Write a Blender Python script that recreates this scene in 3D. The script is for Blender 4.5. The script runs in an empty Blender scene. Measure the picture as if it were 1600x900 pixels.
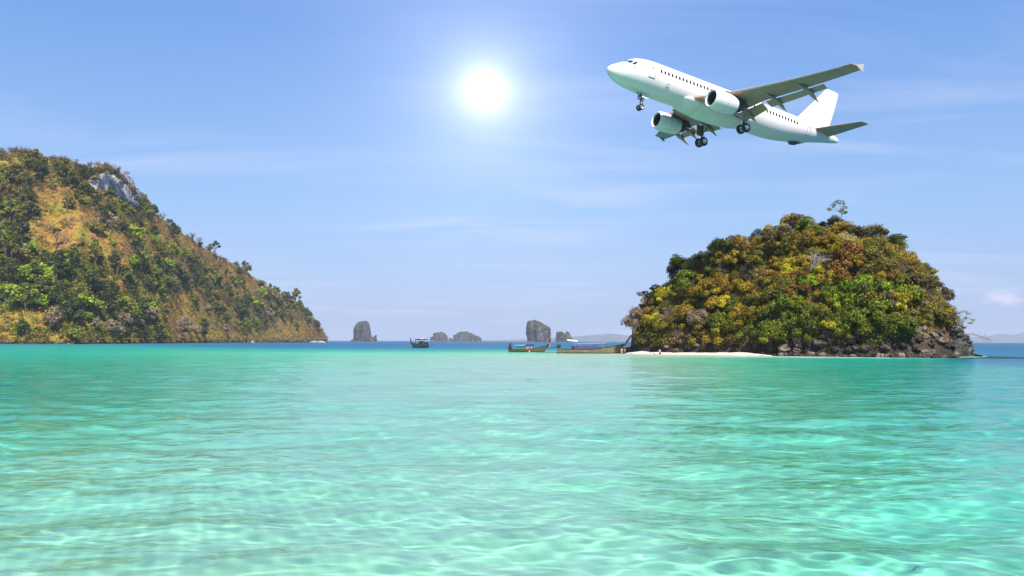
import bpy, bmesh, math, random
import numpy as np
from mathutils import Vector, Matrix, Quaternion

scene = bpy.context.scene
col = scene.collection
R = math.radians
random.seed(7)
rng = np.random.default_rng(7)

# ------------------------------------------------------------------ camera
FOC = 1256.0                       # focal length in pixels of the 1600 px wide frame
CAM_H = 2.5
PITCH = math.atan((532.9 - 450.0) / FOC)
ROLL = R(0.16)
cd = bpy.data.cameras.new('camera')
cam = bpy.data.objects.new('camera', cd)
col.objects.link(cam)
cd.sensor_width = 36.0
cd.lens = 36.0 * FOC / 1600.0
cd.clip_start = 0.1
cd.clip_end = 40000.0
CAM_M = Matrix.Translation((0, 0, CAM_H)) @ Matrix.Rotation(math.pi / 2 + PITCH, 4, 'X') @ Matrix.Rotation(ROLL, 4, 'Z')
cam.matrix_world = CAM_M
scene.camera = cam


def ray(u, v):
    """direction through a point of the photograph (1600 x 900)"""
    d = Vector(((u - 800.0) / FOC, (450.0 - v) / FOC, -1.0))
    return (CAM_M.to_3x3() @ d)


def at(u, v, dist):
    """point seen at (u, v) at ground distance dist (along +Y)"""
    d = ray(u, v)
    return Vector((0, 0, CAM_H)) + d * (dist / d.y)


# ------------------------------------------------------------------ sky and sun
SUN_EL, SUN_AZ = R(50), R(165)     # azimuth from +Y, clockwise seen from above: high, behind the camera, a little to the right
sun_dir = Vector((math.sin(SUN_AZ) * math.cos(SUN_EL), math.cos(SUN_AZ) * math.cos(SUN_EL), math.sin(SUN_EL)))
world = bpy.data.worlds.new('World')
scene.world = world
world.use_nodes = True
wn, wl = world.node_tree.nodes, world.node_tree.links
wn.clear()
w_out = wn.new('ShaderNodeOutputWorld')
w_bg = wn.new('ShaderNodeBackground')
w_bg.inputs['Strength'].default_value = 0.1
wl.new(w_bg.outputs[0], w_out.inputs[0])
sky = wn.new('ShaderNodeTexSky')
sky.sky_type = 'NISHITA'
sky.sun_disc = False
sky.sun_elevation = SUN_EL
sky.sun_rotation = SUN_AZ
sky.air_density = 1.0
sky.dust_density = 1.2
sky.ozone_density = 1.6


def wnode(t, **kw):
    n = wn.new(t)
    for k, v in kw.items():
        setattr(n, k, v)
    return n


def wmath(op, a, b=None, clamp=False):
    n = wn.new('ShaderNodeMath'); n.operation = op; n.use_clamp = clamp
    for i, x in enumerate((a, b)):
        if x is None:
            continue
        if isinstance(x, (int, float)):
            n.inputs[i].default_value = x
        else:
            wl.new(x, n.inputs[i])
    return n.outputs[0]


def wmix(fac, a, b, mode='MIX'):
    n = wn.new('ShaderNodeMix'); n.data_type = 'RGBA'; n.blend_type = mode
    for s, x in ((n.inputs[0], fac), (n.inputs[6], a), (n.inputs[7], b)):
        if isinstance(x, (int, float)):
            s.default_value = x
        elif isinstance(x, tuple):
            s.default_value = x + (1,) if len(x) == 3 else x
        else:
            wl.new(x, s)
    return n.outputs[2]


w_tc = wn.new('ShaderNodeTexCoord')
w_dir = w_tc.outputs['Generated']
w_sep = wn.new('ShaderNodeSeparateXYZ'); wl.new(w_dir, w_sep.inputs[0])
w_z = wmath('MAXIMUM', w_sep.outputs[2], 0.012)
# a lighter, softer blue than the bare Nishita model: thin tropical humidity
w_ramp = wn.new('ShaderNodeValToRGB')
wl.new(wmath('MULTIPLY', w_z, 1.0), w_ramp.inputs[0])
SKY_RAMP = [(0.0, (2.75, 3.45, 5.5)), (0.06, (2.7, 3.7, 6.0)), (0.16, (2.15, 3.7, 6.3)), (0.36, (1.12, 2.5, 5.8)), (1.0, (0.6, 1.5, 4.3))]
els = w_ramp.color_ramp.elements
els[0].position, els[0].color = SKY_RAMP[0][0], tuple(c / 10 for c in SKY_RAMP[0][1]) + (1,)
els[1].position, els[1].color = SKY_RAMP[-1][0], tuple(c / 10 for c in SKY_RAMP[-1][1]) + (1,)
for p_, c_ in SKY_RAMP[1:-1]:
    e_ = els.new(p_); e_.color = tuple(c / 10 for c in c_) + (1,)
w_scl = wn.new('ShaderNodeVectorMath'); w_scl.operation = 'SCALE'
wl.new(w_ramp.outputs[0], w_scl.inputs[0]); w_scl.inputs['Scale'].default_value = 10.0
w_col = wmix(0.82, sky.outputs[0], w_scl.outputs[0])
# thin high cirrus: noise on a flat layer overhead, seen in perspective
w_div = wn.new('ShaderNodeCombineXYZ')
zc = wmath('ADD', w_z, 0.05)
wl.new(wmath('DIVIDE', w_sep.outputs[0], zc), w_div.inputs[0])
wl.new(wmath('DIVIDE', w_sep.outputs[1], zc), w_div.inputs[1])
w_map = wn.new('ShaderNodeMapping'); wl.new(w_div.outputs[0], w_map.inputs[0])
w_map.inputs['Rotation'].default_value = (0, 0, R(-38))
w_map.inputs['Scale'].default_value = (0.38, 1.0, 1)
w_map.inputs['Location'].default_value = (1.2, 5.3, 0)
w_n1 = wn.new('ShaderNodeTexNoise'); wl.new(w_map.outputs[0], w_n1.inputs['Vector'])
w_n1.inputs['Scale'].default_value = 1.3; w_n1.inputs['Detail'].default_value = 7
w_n1.inputs['Roughness'].default_value = 0.55; w_n1.inputs['Distortion'].default_value = 0.9
w_cr = wn.new('ShaderNodeMapRange'); wl.new(w_n1.outputs[0], w_cr.inputs[0])
w_cr.inputs[1].default_value = 0.46; w_cr.inputs[2].default_value = 0.80
w_cr.inputs[3].default_value = 0.0; w_cr.inputs[4].default_value = 0.55
w_n2 = wn.new('ShaderNodeTexNoise'); wl.new(w_div.outputs[0], w_n2.inputs['Vector'])
w_n2.inputs['Scale'].default_value = 0.35; w_n2.inputs['Detail'].default_value = 2
w_c2 = wn.new('ShaderNodeMapRange'); wl.new(w_n2.outputs[0], w_c2.inputs[0])
w_c2.inputs[1].default_value = 0.40; w_c2.inputs[2].default_value = 0.62
w_cl = wmath('MULTIPLY', w_cr.outputs[0], w_c2.outputs[0])
w_col = wmix(w_cl, w_col, (6.2, 6.1, 7.4))
# one small fair-weather cloud low on the right
cv = ray(1568, 466).normalized()
w_cd = wn.new('ShaderNodeVectorMath'); w_cd.operation = 'SUBTRACT'; wl.new(w_dir, w_cd.inputs[0]); w_cd.inputs[1].default_value = cv
w_cm = wn.new('ShaderNodeMapping'); wl.new(w_cd.outputs[0], w_cm.inputs[0]); w_cm.inputs['Scale'].default_value = (42, 42, 105)
w_cg = wn.new('ShaderNodeVectorMath'); w_cg.operation = 'LENGTH'; wl.new(w_cm.outputs[0], w_cg.inputs[0])
w_cn = wn.new('ShaderNodeTexNoise'); wl.new(w_cm.outputs[0], w_cn.inputs['Vector']); w_cn.inputs['Scale'].default_value = 1.7; w_cn.inputs['Detail'].default_value = 5
w_cs = wn.new('ShaderNodeMapRange'); wl.new(wmath('ADD', w_cg.outputs['Value'], wmath('MULTIPLY', w_cn.outputs[0], 1.5)), w_cs.inputs[0])
w_cs.inputs[1].default_value = 1.75; w_cs.inputs[2].default_value = 1.05; w_cs.inputs[3].default_value = 0; w_cs.inputs[4].default_value = 0.55
w_col = wmix(w_cs.outputs[0], w_col, (6.6, 6.0, 7.0))
# the sun seen in the sky: disc with its aureole
vis = ray(757, 140).normalized()
w_dot = wn.new('ShaderNodeVectorMath'); w_dot.operation = 'DOT_PRODUCT'
w_nrm = wn.new('ShaderNodeVectorMath'); w_nrm.operation = 'NORMALIZE'
wl.new(w_dir, w_nrm.inputs[0]); wl.new(w_nrm.outputs[0], w_dot.inputs[0]); w_dot.inputs[1].default_value = vis
ang = wmath('MULTIPLY', wmath('ARCCOSINE', wmath('MINIMUM', w_dot.outputs['Value'], 0.9999999)), 180 / math.pi)
def lobe(width, amp):
    return wmath('MULTIPLY', wmath('EXPONENT', wmath('MULTIPLY', wmath('POWER', wmath('DIVIDE', ang, width), 1.35), -1.0)), amp)
glow = wmath('ADD', wmath('ADD', wmath('ADD', lobe(0.75, 8.0), lobe(1.9, 4.2)), lobe(5.5, 1.8)), lobe(13.0, 0.5))
w_gl = wn.new('ShaderNodeVectorMath'); w_gl.operation = 'SCALE'
w_gl.inputs[0].default_value = (1.0, 0.97, 0.98); wl.new(glow, w_gl.inputs['Scale'])
w_add = wn.new('ShaderNodeVectorMath'); w_add.operation = 'ADD'
wl.new(w_col, w_add.inputs[0]); wl.new(w_gl.outputs[0], w_add.inputs[1])
wl.new(w_add.outputs[0], w_bg.inputs['Color'])

sd = bpy.data.lights.new('sun', 'SUN')
sd.energy = 5.0
sd.angle = R(0.53)
sd.color = (1.0, 0.95, 0.86)
sun = bpy.data.objects.new('sun', sd)
col.objects.link(sun)
sun.location = (0, 0, 300)
sun.rotation_euler = sun_dir.to_track_quat('Z', 'Y').to_euler()
sd.cycles.is_caustics_light = True

vs = scene.view_settings
vs.view_transform = 'Standard'
vs.look = 'None'
vs.exposure = 0.62
vs.gamma = 1.0
vs.use_curve_mapping = False
cy = scene.cycles
cy.max_bounces = 6
cy.diffuse_bounces = 2
cy.glossy_bounces = 3
cy.transmission_bounces = 4
cy.volume_bounces = 0
cy.transparent_max_bounces = 6
cy.caustics_refractive = True
cy.caustics_reflective = False
cy.sample_clamp_indirect = 3.0
cy.sample_clamp_direct = 0.0
cy.blur_glossy = 0.2
cy.use_denoising = True


# ------------------------------------------------------------------ helpers
def mesh_np(name, V, F, smooth=True, mats=None):
    """mesh from numpy vertices and quads / tris"""
    me = bpy.data.meshes.new(name)
    V = np.asarray(V, dtype=np.float32); F = np.asarray(F, dtype=np.int32)
    k = F.shape[1]
    me.vertices.add(len(V)); me.vertices.foreach_set('co', V.ravel())
    me.loops.add(F.size); me.loops.foreach_set('vertex_index', F.ravel())
    me.polygons.add(len(F))
    me.polygons.foreach_set('loop_start', np.arange(0, F.size, k, dtype=np.int32))
    me.polygons.foreach_set('loop_total', np.full(len(F), k, dtype=np.int32))
    me.update(calc_edges=True)
    me.polygons.foreach_set('use_smooth', np.full(len(F), smooth, dtype=bool))
    return me


def link(name, me, m=None, parent=None, loc=None):
    o = bpy.data.objects.new(name, me)
    col.objects.link(o)
    if m is not None and len(me.materials) == 0:
        me.materials.append(m)
    if parent is not None:
        o.parent = parent
    if loc is not None:
        o.location = loc
    return o


def tag(o, label=None, cat=None, group=None, kind=None):
    if label: o['label'] = label
    if cat: o['category'] = cat
    if group: o['group'] = group
    if kind: o['kind'] = kind
    return o


def empty(name, loc=(0, 0, 0), rz=0.0):
    o = bpy.data.objects.new(name, None)
    col.objects.link(o)
    o.location = loc
    o.rotation_euler = (0, 0, rz)
    o.empty_display_size = 0.5
    return o


class Mat:
    """small builder for a node material around one Principled shader"""
    def __init__(self, name, base=(0.5, 0.5, 0.5), rough=0.6, metal=0.0, spec=0.5, **kw):
        self.m = bpy.data.materials.new(name)
        self.m.use_nodes = True
        self.n, self.l = self.m.node_tree.nodes, self.m.node_tree.links
        self.b = self.n['Principled BSDF']
        self.out = self.n['Material Output']
        self.set('Base Color', base); self.set('Roughness', rough); self.set('Metallic', metal)
        self.set('Specular IOR Level', spec)
        self._co = None

    def set(self, k, v):
        s = self.b.inputs[k]
        if isinstance(v, tuple):
            s.default_value = v + (1,) if len(v) == 3 and s.type == 'RGBA' else v
        elif isinstance(v, (int, float)):
            s.default_value = v
        else:
            self.l.new(v, s)
        return self

    def co(self, kind='Object'):
        tc = self.n.new('ShaderNodeTexCoord')
        return tc.outputs[kind]

    def mapping(self, v, scale=(1, 1, 1), rot=(0, 0, 0), loc=(0, 0, 0)):
        m = self.n.new('ShaderNodeMapping')
        self.l.new(v, m.inputs[0])
        m.inputs['Scale'].default_value = scale; m.inputs['Rotation'].default_value = rot; m.inputs['Location'].default_value = loc
        return m.outputs[0]

    def noise(self, v, scale, detail=4, rough=0.55, dist=0.0, out=0):
        t = self.n.new('ShaderNodeTexNoise')
        if v is not None: self.l.new(v, t.inputs['Vector'])
        t.inputs['Scale'].default_value = scale; t.inputs['Detail'].default_value = detail
        t.inputs['Roughness'].default_value = rough; t.inputs['Distortion'].default_value = dist
        return t.outputs[out]

    def voronoi(self, v, scale, feature='F1', out=0):
        t = self.n.new('ShaderNodeTexVoronoi'); t.feature = feature
        self.l.new(v, t.inputs['Vector']); t.inputs['Scale'].default_value = scale
        return t.outputs[out]

    def ramp(self, v, stops, interp='LINEAR'):
        r = self.n.new('ShaderNodeValToRGB'); self.l.new(v, r.inputs[0])
        r.color_ramp.interpolation = interp
        e = r.color_ramp.elements
        def c4(c): return (c, c, c, 1) if isinstance(c, (int, float)) else tuple(c) + (1,)
        e[0].position, e[0].color = stops[0][0], c4(stops[0][1])
        e[1].position, e[1].color = stops[-1][0], c4(stops[-1][1])
        for p, c in stops[1:-1]:
            k = e.new(p); k.color = c4(c)
        return r.outputs[0]

    def math(self, op, a, b=None, c=None, clamp=False):
        n = self.n.new('ShaderNodeMath'); n.operation = op; n.use_clamp = clamp
        for i, x in enumerate((a, b, c)):
            if x is None: continue
            if isinstance(x, (int, float)): n.inputs[i].default_value = x
            else: self.l.new(x, n.inputs[i])
        return n.outputs[0]

    def mix(self, fac, a, b, mode='MIX'):
        n = self.n.new('ShaderNodeMix'); n.data_type = 'RGBA'; n.blend_type = mode
        for s, x in ((n.inputs[0], fac), (n.inputs[6], a), (n.inputs[7], b)):
            if isinstance(x, (int, float)) : s.default_value = x
            elif isinstance(x, tuple): s.default_value = x + (1,) if len(x) == 3 else x
            else: self.l.new(x, s)
        return n.outputs[2]

    def bump(self, h, strength=0.5, dist=0.1):
        b = self.n.new('ShaderNodeBump'); self.l.new(h, b.inputs['Height'])
        b.inputs['Strength'].default_value = strength; b.inputs['Distance'].default_value = dist
        self.l.new(b.outputs[0], self.b.inputs['Normal'])
        return b

    def attr(self, name, out='Fac'):
        a = self.n.new('ShaderNodeAttribute'); a.attribute_name = name
        return a.outputs[out]

    def rand(self):
        return self.n.new('ShaderNodeObjectInfo').outputs['Random']


def smooth01(x):
    x = np.clip(x, 0, 1)
    return x * x * (3 - 2 * x)


def vnoise(P, freq, seed=0, octaves=3, gain=0.5):
    """value noise for numpy points P (n,3), about -1..1"""
    out = np.zeros(len(P)); amp = 1.0; tot = 0.0
    for o in range(octaves):
        Q = P * freq * (2.03 ** o) + 17.3 * (seed + 1) + 5.1 * o
        I = np.floor(Q).astype(np.int64); Fr = Q - I
        Fr = Fr * Fr * (3 - 2 * Fr)
        acc = np.zeros(len(P))
        for dx in (0, 1):
            for dy in (0, 1):
                for dz in (0, 1):
                    h = (I[:, 0] + dx) * 374761393 + (I[:, 1] + dy) * 668265263 + (I[:, 2] + dz) * 2147483647 + seed * 1442695041
                    h = (h ^ (h >> 13)) * 1274126177
                    h = (h ^ (h >> 16)) & 0xFFFFFF
                    w = (Fr[:, 0] if dx else 1 - Fr[:, 0]) * (Fr[:, 1] if dy else 1 - Fr[:, 1]) * (Fr[:, 2] if dz else 1 - Fr[:, 2])
                    acc += w * (h / 0x7FFFFF - 1.0)
        out += amp * acc; tot += amp; amp *= gain
    return out / tot

# ------------------------------------------------------------------ sea bed and sea
ISLET_C = (at(1250, 534, 155.0).x, 155.0)      # centre of the right-hand islet


def depth_at(x, y):
    """water depth in metres (negative: dry sand)"""
    r = np.hypot(x, y)
    th = x / np.maximum(y, 1.0)                                   # tangent of the bearing, -0.64 .. 0.64 in view
    d = 1.45 + 0.008 * np.minimum(r, 60) + 0.5 * smooth01((th - 0.02) / 0.5) - 0.15 * smooth01((-th - 0.1) / 0.4)
    d += 1.9 * smooth01((-th - 0.16) / 0.5) * smooth01((r - 9) / 40)      # deeper to the left
    d += 2.2 * smooth01((th - 0.10) / 0.5) * smooth01((r - 12) / 40)      # and to the right
    d += 7.0 * smooth01((th - 0.50) / 0.12) * smooth01((r - 85) / 60)       # drop-off beyond the crag
    # pale sand bar running out to the beach
    bar = np.exp(-((x - (1 + 0.06 * y)) / (11 + 0.11 * y)) ** 2) * smooth01((r - 18) / 50)
    d = d * (1 - 0.5 * bar)
    far = smooth01((y - (135 + 0.12 * np.abs(x - 20))) / 260)
    d = d * (1 - far) + far * (15.0 - 9.0 * smooth01((-th - 0.22) / 0.28))
    # the beach at the foot of the islet
    bx, by = (x - 26.0) / 16.0, (y - 150) / 16.0
    b = np.exp(-(np.abs(bx) ** 2.6 + np.abs(by) ** 2.2))
    d = d * (1 - b) + 0.55 * b
    # skirt of the islet, skirt of the left hill
    q = np.hypot((x - ISLET_C[0]) / 33.0, (y - 156.0) / 27.0)
    k = smooth01((1.22 - q) / 0.3)
    d = d * (1 - k) + np.minimum(d, 0.4) * k
    return d * 0.62


angs = np.concatenate([np.linspace(-math.pi, R(-50), 26)[:-1], np.linspace(R(-50), R(50), 520), np.linspace(R(50), math.pi, 26)[1:]])


def polar(radii, angles):
    rr, aa = np.meshgrid(radii, angles, indexing='ij')
    X = rr * np.sin(aa); Y = rr * np.cos(aa)
    n, m = rr.shape
    idx = np.arange(n * m).reshape(n, m)
    F = np.stack([idx[:-1, :-1], idx[:-1, 1:], idx[1:, 1:], idx[1:, :-1]], -1).reshape(-1, 4)
    return X.ravel(), Y.ravel(), rr.ravel(), F


near = [5.2]
while near[-1] < 260:
    near.append(near[-1] * (1.0052 if near[-1] < 34 else 1.0125))
near = np.array(near)
radii = np.concatenate([[0.05, 1.5, 3.0, 4.2], near, near[-1] * (1.07 ** np.arange(1, 62))])
X, Y, RR, F = polar(radii, angs)
spacing = np.interp(RR, radii[:-1], np.diff(radii))
Z = np.zeros_like(X)
wr = np.random.default_rng(3)
NW = 64
P3 = np.stack([X, Y, 0 * X], 1)
WX = [vnoise(P3, 1 / 6.0, 70 + k, 2) for k in range(4)]            # slow wander of the crest lines
EN = [vnoise(P3 * np.array([0.6, 1, 1]), 1 / 4.5, 80 + k, 3) for k in range(6)]   # patches of stronger and weaker ripples
for i in range(NW):
    lam = 0.24 * (7.0 / 0.24) ** ((i / (NW - 1)) ** 1.15) * wr.uniform(0.93, 1.07)
    th = wr.normal(R(6), R(46 if lam < 1.2 else 30))        # travelling towards the camera, crests across the view
    kx, ky = math.sin(th) * 2 * math.pi / lam, math.cos(th) * 2 * math.pi / lam
    slope = 0.0078 * (1.2 if lam < 0.7 else (1.4 if lam < 1.2 else 2.3)) * (1.0 if lam < 2.5 else (2.5 / lam) ** 0.4)
    a = slope * lam / (2 * math.pi)
    fade = np.clip((lam / (2.4 * spacing)) - 0.35, 0, 1)
    ph = kx * X + ky * Y + wr.uniform(0, 6.28) + (2.4 + 1.0 / lam) * WX[i % 4] + 1.6 * WX[(i + 1) % 4]
    env = np.clip(0.9 + 1.1 * EN[i % 6], 0.05, 2)
    Z += a * env * np.sin(ph) * fade
Z *= np.clip((RR - 0.5) / 2, 0, 1)
me = mesh_np('sea', np.stack([X, Y, Z], 1), F)
wm = bpy.data.materials.new('clear_sea_water'); wm.use_nodes = True
n_, l_ = wm.node_tree.nodes, wm.node_tree.links
n_.clear()
wo = n_.new('ShaderNodeOutputMaterial')
gl = n_.new('ShaderNodeBsdfGlossy'); gl.inputs['Roughness'].default_value = 0.03
rf = n_.new('ShaderNodeBsdfRefraction'); rf.inputs['IOR'].default_value = 1.333; rf.inputs['Roughness'].default_value = 0.0
rf.inputs['Color'].default_value = (0.97, 0.99, 0.985, 1)
fr = n_.new('ShaderNodeFresnel'); fr.inputs['IOR'].default_value = 1.333
mx = n_.new('ShaderNodeMixShader')
fs = n_.new('ShaderNodeMath'); fs.operation = 'MULTIPLY'; fs.inputs[1].default_value = 1.0; l_.new(fr.outputs[0], fs.inputs[0])
fm = n_.new('ShaderNodeMath'); fm.operation = 'MINIMUM'; l_.new(fs.outputs[0], fm.inputs[0])
# unresolved chop further out widens the reflection
gp_ = n_.new('ShaderNodeNewGeometry'); ln_ = n_.new('ShaderNodeVectorMath'); ln_.operation = 'LENGTH'; l_.new(gp_.outputs['Position'], ln_.inputs[0])
mr_ = n_.new('ShaderNodeMapRange'); l_.new(ln_.outputs['Value'], mr_.inputs[0])
mr_.inputs[1].default_value = 60; mr_.inputs[2].default_value = 300; mr_.inputs[3].default_value = 0.015; mr_.inputs[4].default_value = 0.26
l_.new(mr_.outputs[0], gl.inputs['Roughness'])
# and the many small facets turned to the eye let more of the water body show
mc_ = n_.new('ShaderNodeMapRange'); l_.new(ln_.outputs['Value'], mc_.inputs[0])
mc_.inputs[1].default_value = 30; mc_.inputs[2].default_value = 160; mc_.inputs[3].default_value = 0.62; mc_.inputs[4].default_value = 0.22
l_.new(mc_.outputs[0], fm.inputs[1])
l_.new(fm.outputs[0], mx.inputs[0]); l_.new(rf.outputs[0], mx.inputs[1]); l_.new(gl.outputs[0], mx.inputs[2])
l_.new(mx.outputs[0], wo.inputs['Surface'])
tc = n_.new('ShaderNodeTexCoord'); mp = n_.new('ShaderNodeMapping'); l_.new(tc.outputs['Object'], mp.inputs[0])
mp.inputs['Scale'].default_value = (0.55, 1.0, 1.0)
nz = n_.new('ShaderNodeTexNoise'); l_.new(mp.outputs[0], nz.inputs['Vector'])
nz.inputs['Scale'].default_value = 0.9; nz.inputs['Detail'].default_value = 4
bp = n_.new('ShaderNodeBump'); l_.new(nz.outputs[0], bp.inputs['Height'])
bp.inputs['Strength'].default_value = 0.7; bp.inputs['Distance'].default_value = 0.2
l_.new(bp.outputs[0], gl.inputs['Normal']); l_.new(bp.outputs[0], fr.inputs['Normal'])
sea = link('sea', me, wm)
tag(sea, 'clear turquoise sea rippling over pale sand', 'sea', kind='structure')
sea.cycles.is_caustics_caster = True

radii_b = np.concatenate([[0.05, 2], 3 * (1.028 ** np.arange(0, 300))])
angs_b = np.concatenate([np.linspace(-math.pi, R(-50), 16)[:-1], np.linspace(R(-50), R(50), 260), np.linspace(R(50), math.pi, 16)[1:]])
X, Y, RR, F = polar(radii_b, angs_b)
D = depth_at(X, Y)
P3 = np.stack([X, Y, 0 * X], 1)
Z = -D + 0.10 * vnoise(P3, 0.25, 4, 3) * (RR < 400)
me = mesh_np('seabed', np.stack([X, Y, Z], 1), F)
M = Mat('white_coral_sand', rough=0.95, spec=0.1)
c = M.co()
g = M.noise(c, 0.16, 5, 0.6)
gcol = M.ramp(g, [(0.3, (0.66, 0.63, 0.50)), (0.5, (0.78, 0.76, 0.62)), (0.75, (0.84, 0.82, 0.70))])
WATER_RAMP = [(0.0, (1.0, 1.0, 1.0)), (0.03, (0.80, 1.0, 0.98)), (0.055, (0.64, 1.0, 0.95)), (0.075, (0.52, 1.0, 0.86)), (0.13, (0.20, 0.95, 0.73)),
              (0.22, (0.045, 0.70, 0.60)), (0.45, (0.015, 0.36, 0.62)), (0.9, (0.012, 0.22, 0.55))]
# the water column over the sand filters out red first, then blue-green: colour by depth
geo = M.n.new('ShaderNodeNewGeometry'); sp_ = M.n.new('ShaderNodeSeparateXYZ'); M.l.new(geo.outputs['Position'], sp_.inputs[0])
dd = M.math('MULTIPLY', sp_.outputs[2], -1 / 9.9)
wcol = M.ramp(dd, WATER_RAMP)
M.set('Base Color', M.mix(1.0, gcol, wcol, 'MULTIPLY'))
M.bump(M.noise(c, 5.0, 3), 0.3, 0.03)
seabed = link('seabed', me, M.m)
tag(seabed, 'pale sandy sea bed under clear water', 'seabed', kind='structure')
seabed.cycles.is_caustics_receiver = True

# ------------------------------------------------------------------ mesh builders shared by everything below
class MB:
    """collects vertices and faces, builds ONE mesh object"""
    def __init__(self):
        self.v, self.f, self.mi = [], [], []

    def add(self, V, F, mi=0):
        b = len(self.v)
        self.v.extend([tuple(p) for p in V])
        self.f.extend([tuple(i + b for i in f) for f in F])
        self.mi.extend([mi] * len(F))
        return self

    def box(self, c, s, rot=None, mi=0):
        cx, cy_, cz = c
        hx, hy, hz = s[0] / 2, s[1] / 2, s[2] / 2
        V = [Vector((x * hx, y * hy, z * hz)) for x in (-1, 1) for y in (-1, 1) for z in (-1, 1)]
        if rot is not None:
            V = [rot @ p for p in V]
        V = [p + Vector(c) for p in V]
        return self.add(V, [(0, 1, 3, 2), (4, 6, 7, 5), (0, 4, 5, 1), (2, 3, 7, 6), (0, 2, 6, 4), (1, 5, 7, 3)], mi)

    def tube(self, pts, rad, seg=8, caps=True, mi=0, squash=None):
        pts = [Vector(p) for p in pts]
        if not isinstance(rad, (list, tuple)):
            rad = [rad] * len(pts)
        rings = []
        prev = None
        for i, p in enumerate(pts):
            t = (pts[min(i + 1, len(pts) - 1)] - pts[max(i - 1, 0)])
            if t.length < 1e-9: t = Vector((0, 0, 1))
            t.normalize()
            a = prev if prev is not None else (Vector((0, 0, 1)) if abs(t.z) < 0.9 else Vector((1, 0, 0)))
            u = (a - t * a.dot(t)).normalized()
            prev = u
            w = t.cross(u)
            rings.append([p + (u * math.cos(k * 2 * math.pi / seg) + w * math.sin(k * 2 * math.pi / seg)) * rad[i] for k in range(seg)])
        return self.loft(rings, caps, mi)

    def loft(self, rings, caps=True, mi=0, closed=True):
        n = len(rings[0]); V = [p for r in rings for p in r]; F = []
        for i in range(len(rings) - 1):
            for k in range(n if closed else n - 1):
                a, b = i * n + k, i * n + (k + 1) % n
                F.append((a, b, b + n, a + n))
        if caps:
            F.append(tuple(range(n))[::-1]); F.append(tuple((len(rings) - 1) * n + k for k in range(n)))
        return self.add(V, F, mi)

    def lathe(self, prof, seg=24, axis='x', origin=(0, 0, 0), mi=0, caps=False):
        rings = []
        for (a, r) in prof:
            ring = []
            for k in range(seg):
                t = 2 * math.pi * k / seg
                p = (a, r * math.cos(t), r * math.sin(t))
                if axis == 'z': p = (r * math.cos(t), r * math.sin(t), a)
                if axis == 'y': p = (r * math.cos(t), a, r * math.sin(t))
                ring.append(Vector(p) + Vector(origin))
            rings.append(ring)
        return self.loft(rings, caps, mi)

    def mesh(self, name, mats=(), smooth=True, angle=40):
        me = bpy.data.meshes.new(name)
        me.from_pydata([tuple(p) for p in self.v], [], self.f)
        me.update()
        bm = bmesh.new(); bm.from_mesh(me)
        bmesh.ops.recalc_face_normals(bm, faces=bm.faces)
        bm.to_mesh(me); bm.free()
        for m in (mats if isinstance(mats, (list, tuple)) else [mats]):
            me.materials.append(m)
        if any(self.mi):
            me.polygons.foreach_set('material_index', np.array(self.mi, dtype=np.int32))
        if smooth:
            me.polygons.foreach_set('use_smooth', np.ones(len(me.polygons), dtype=bool))
            if angle and hasattr(me, 'set_sharp_from_angle'):
                me.set_sharp_from_angle(angle=R(angle))
        return me

    def build(self, name, mat, parent=None, smooth=True, angle=40):
        return link(name, self.mesh(name, mat, smooth, angle), None, parent)


def project(P):
    """numpy points -> photograph pixels"""
    Mi = np.array(CAM_M.inverted())
    Q = P @ Mi[:3, :3].T + Mi[:3, 3]
    return 800 + FOC * Q[:, 0] / -Q[:, 2], 450 - FOC * Q[:, 1] / -Q[:, 2]


# ------------------------------------------------------------------ far blue hills
def interp(xs, ys, q):
    return np.interp(q, xs, ys)


M = Mat('far_forest', rough=0.9, spec=0.1)
M.set('Base Color', M.ramp(M.noise(M.co(), 0.004, 5), [(0.35, (0.035, 0.055, 0.03)), (0.7, (0.10, 0.10, 0.06))]))
FARHILL = M.m


def far_hill(name, pts, dist, thick):
    us = np.linspace(pts[0][0], pts[-1][0], 70)
    vs_ = interp([p[0] for p in pts], [p[1] for p in pts], us)
    V = []
    prof = [(-1, 0), (-0.8, 0.35), (-0.5, 0.72), (-0.2, 0.95), (0, 1.0), (0.3, 0.9), (0.7, 0.45), (1, 0)]
    for u, v in zip(us, vs_):
        p = at(u, v, dist)
        for (t, h) in prof:
            V.append((p.x * (1 + t * thick / dist), dist + t * thick, max(p.z, 0) * h - (4 if h == 0 else 0)))
    V = np.array(V)
    V[:, 2] += np.where(V[:, 2] > 3, 12 * vnoise(V, 0.006, 3, 3) * np.clip(V[:, 2] / 60, 0, 1), 0)
    n = len(prof); F = []
    for i in range(len(us) - 1):
        for k in range(n - 1):
            F.append((i * n + k, (i + 1) * n + k, (i + 1) * n + k + 1, i * n + k + 1))
    o = link(name, mesh_np(name, V, F), FARHILL)
    tag(o, kind='structure')
    return o


far_hill('hills', [(700, 533), (800, 531), (900, 526), (930, 523), (955, 521.5), (985, 525), (1030, 524), (1100, 528), (1180, 533)], 12000, 800)
far_hill('hills', [(1400, 535), (1480, 528), (1525, 527), (1548, 524), (1565, 520.5), (1582, 524), (1598, 519), (1625, 517), (1700, 522), (1800, 534)], 12000, 800)

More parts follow.
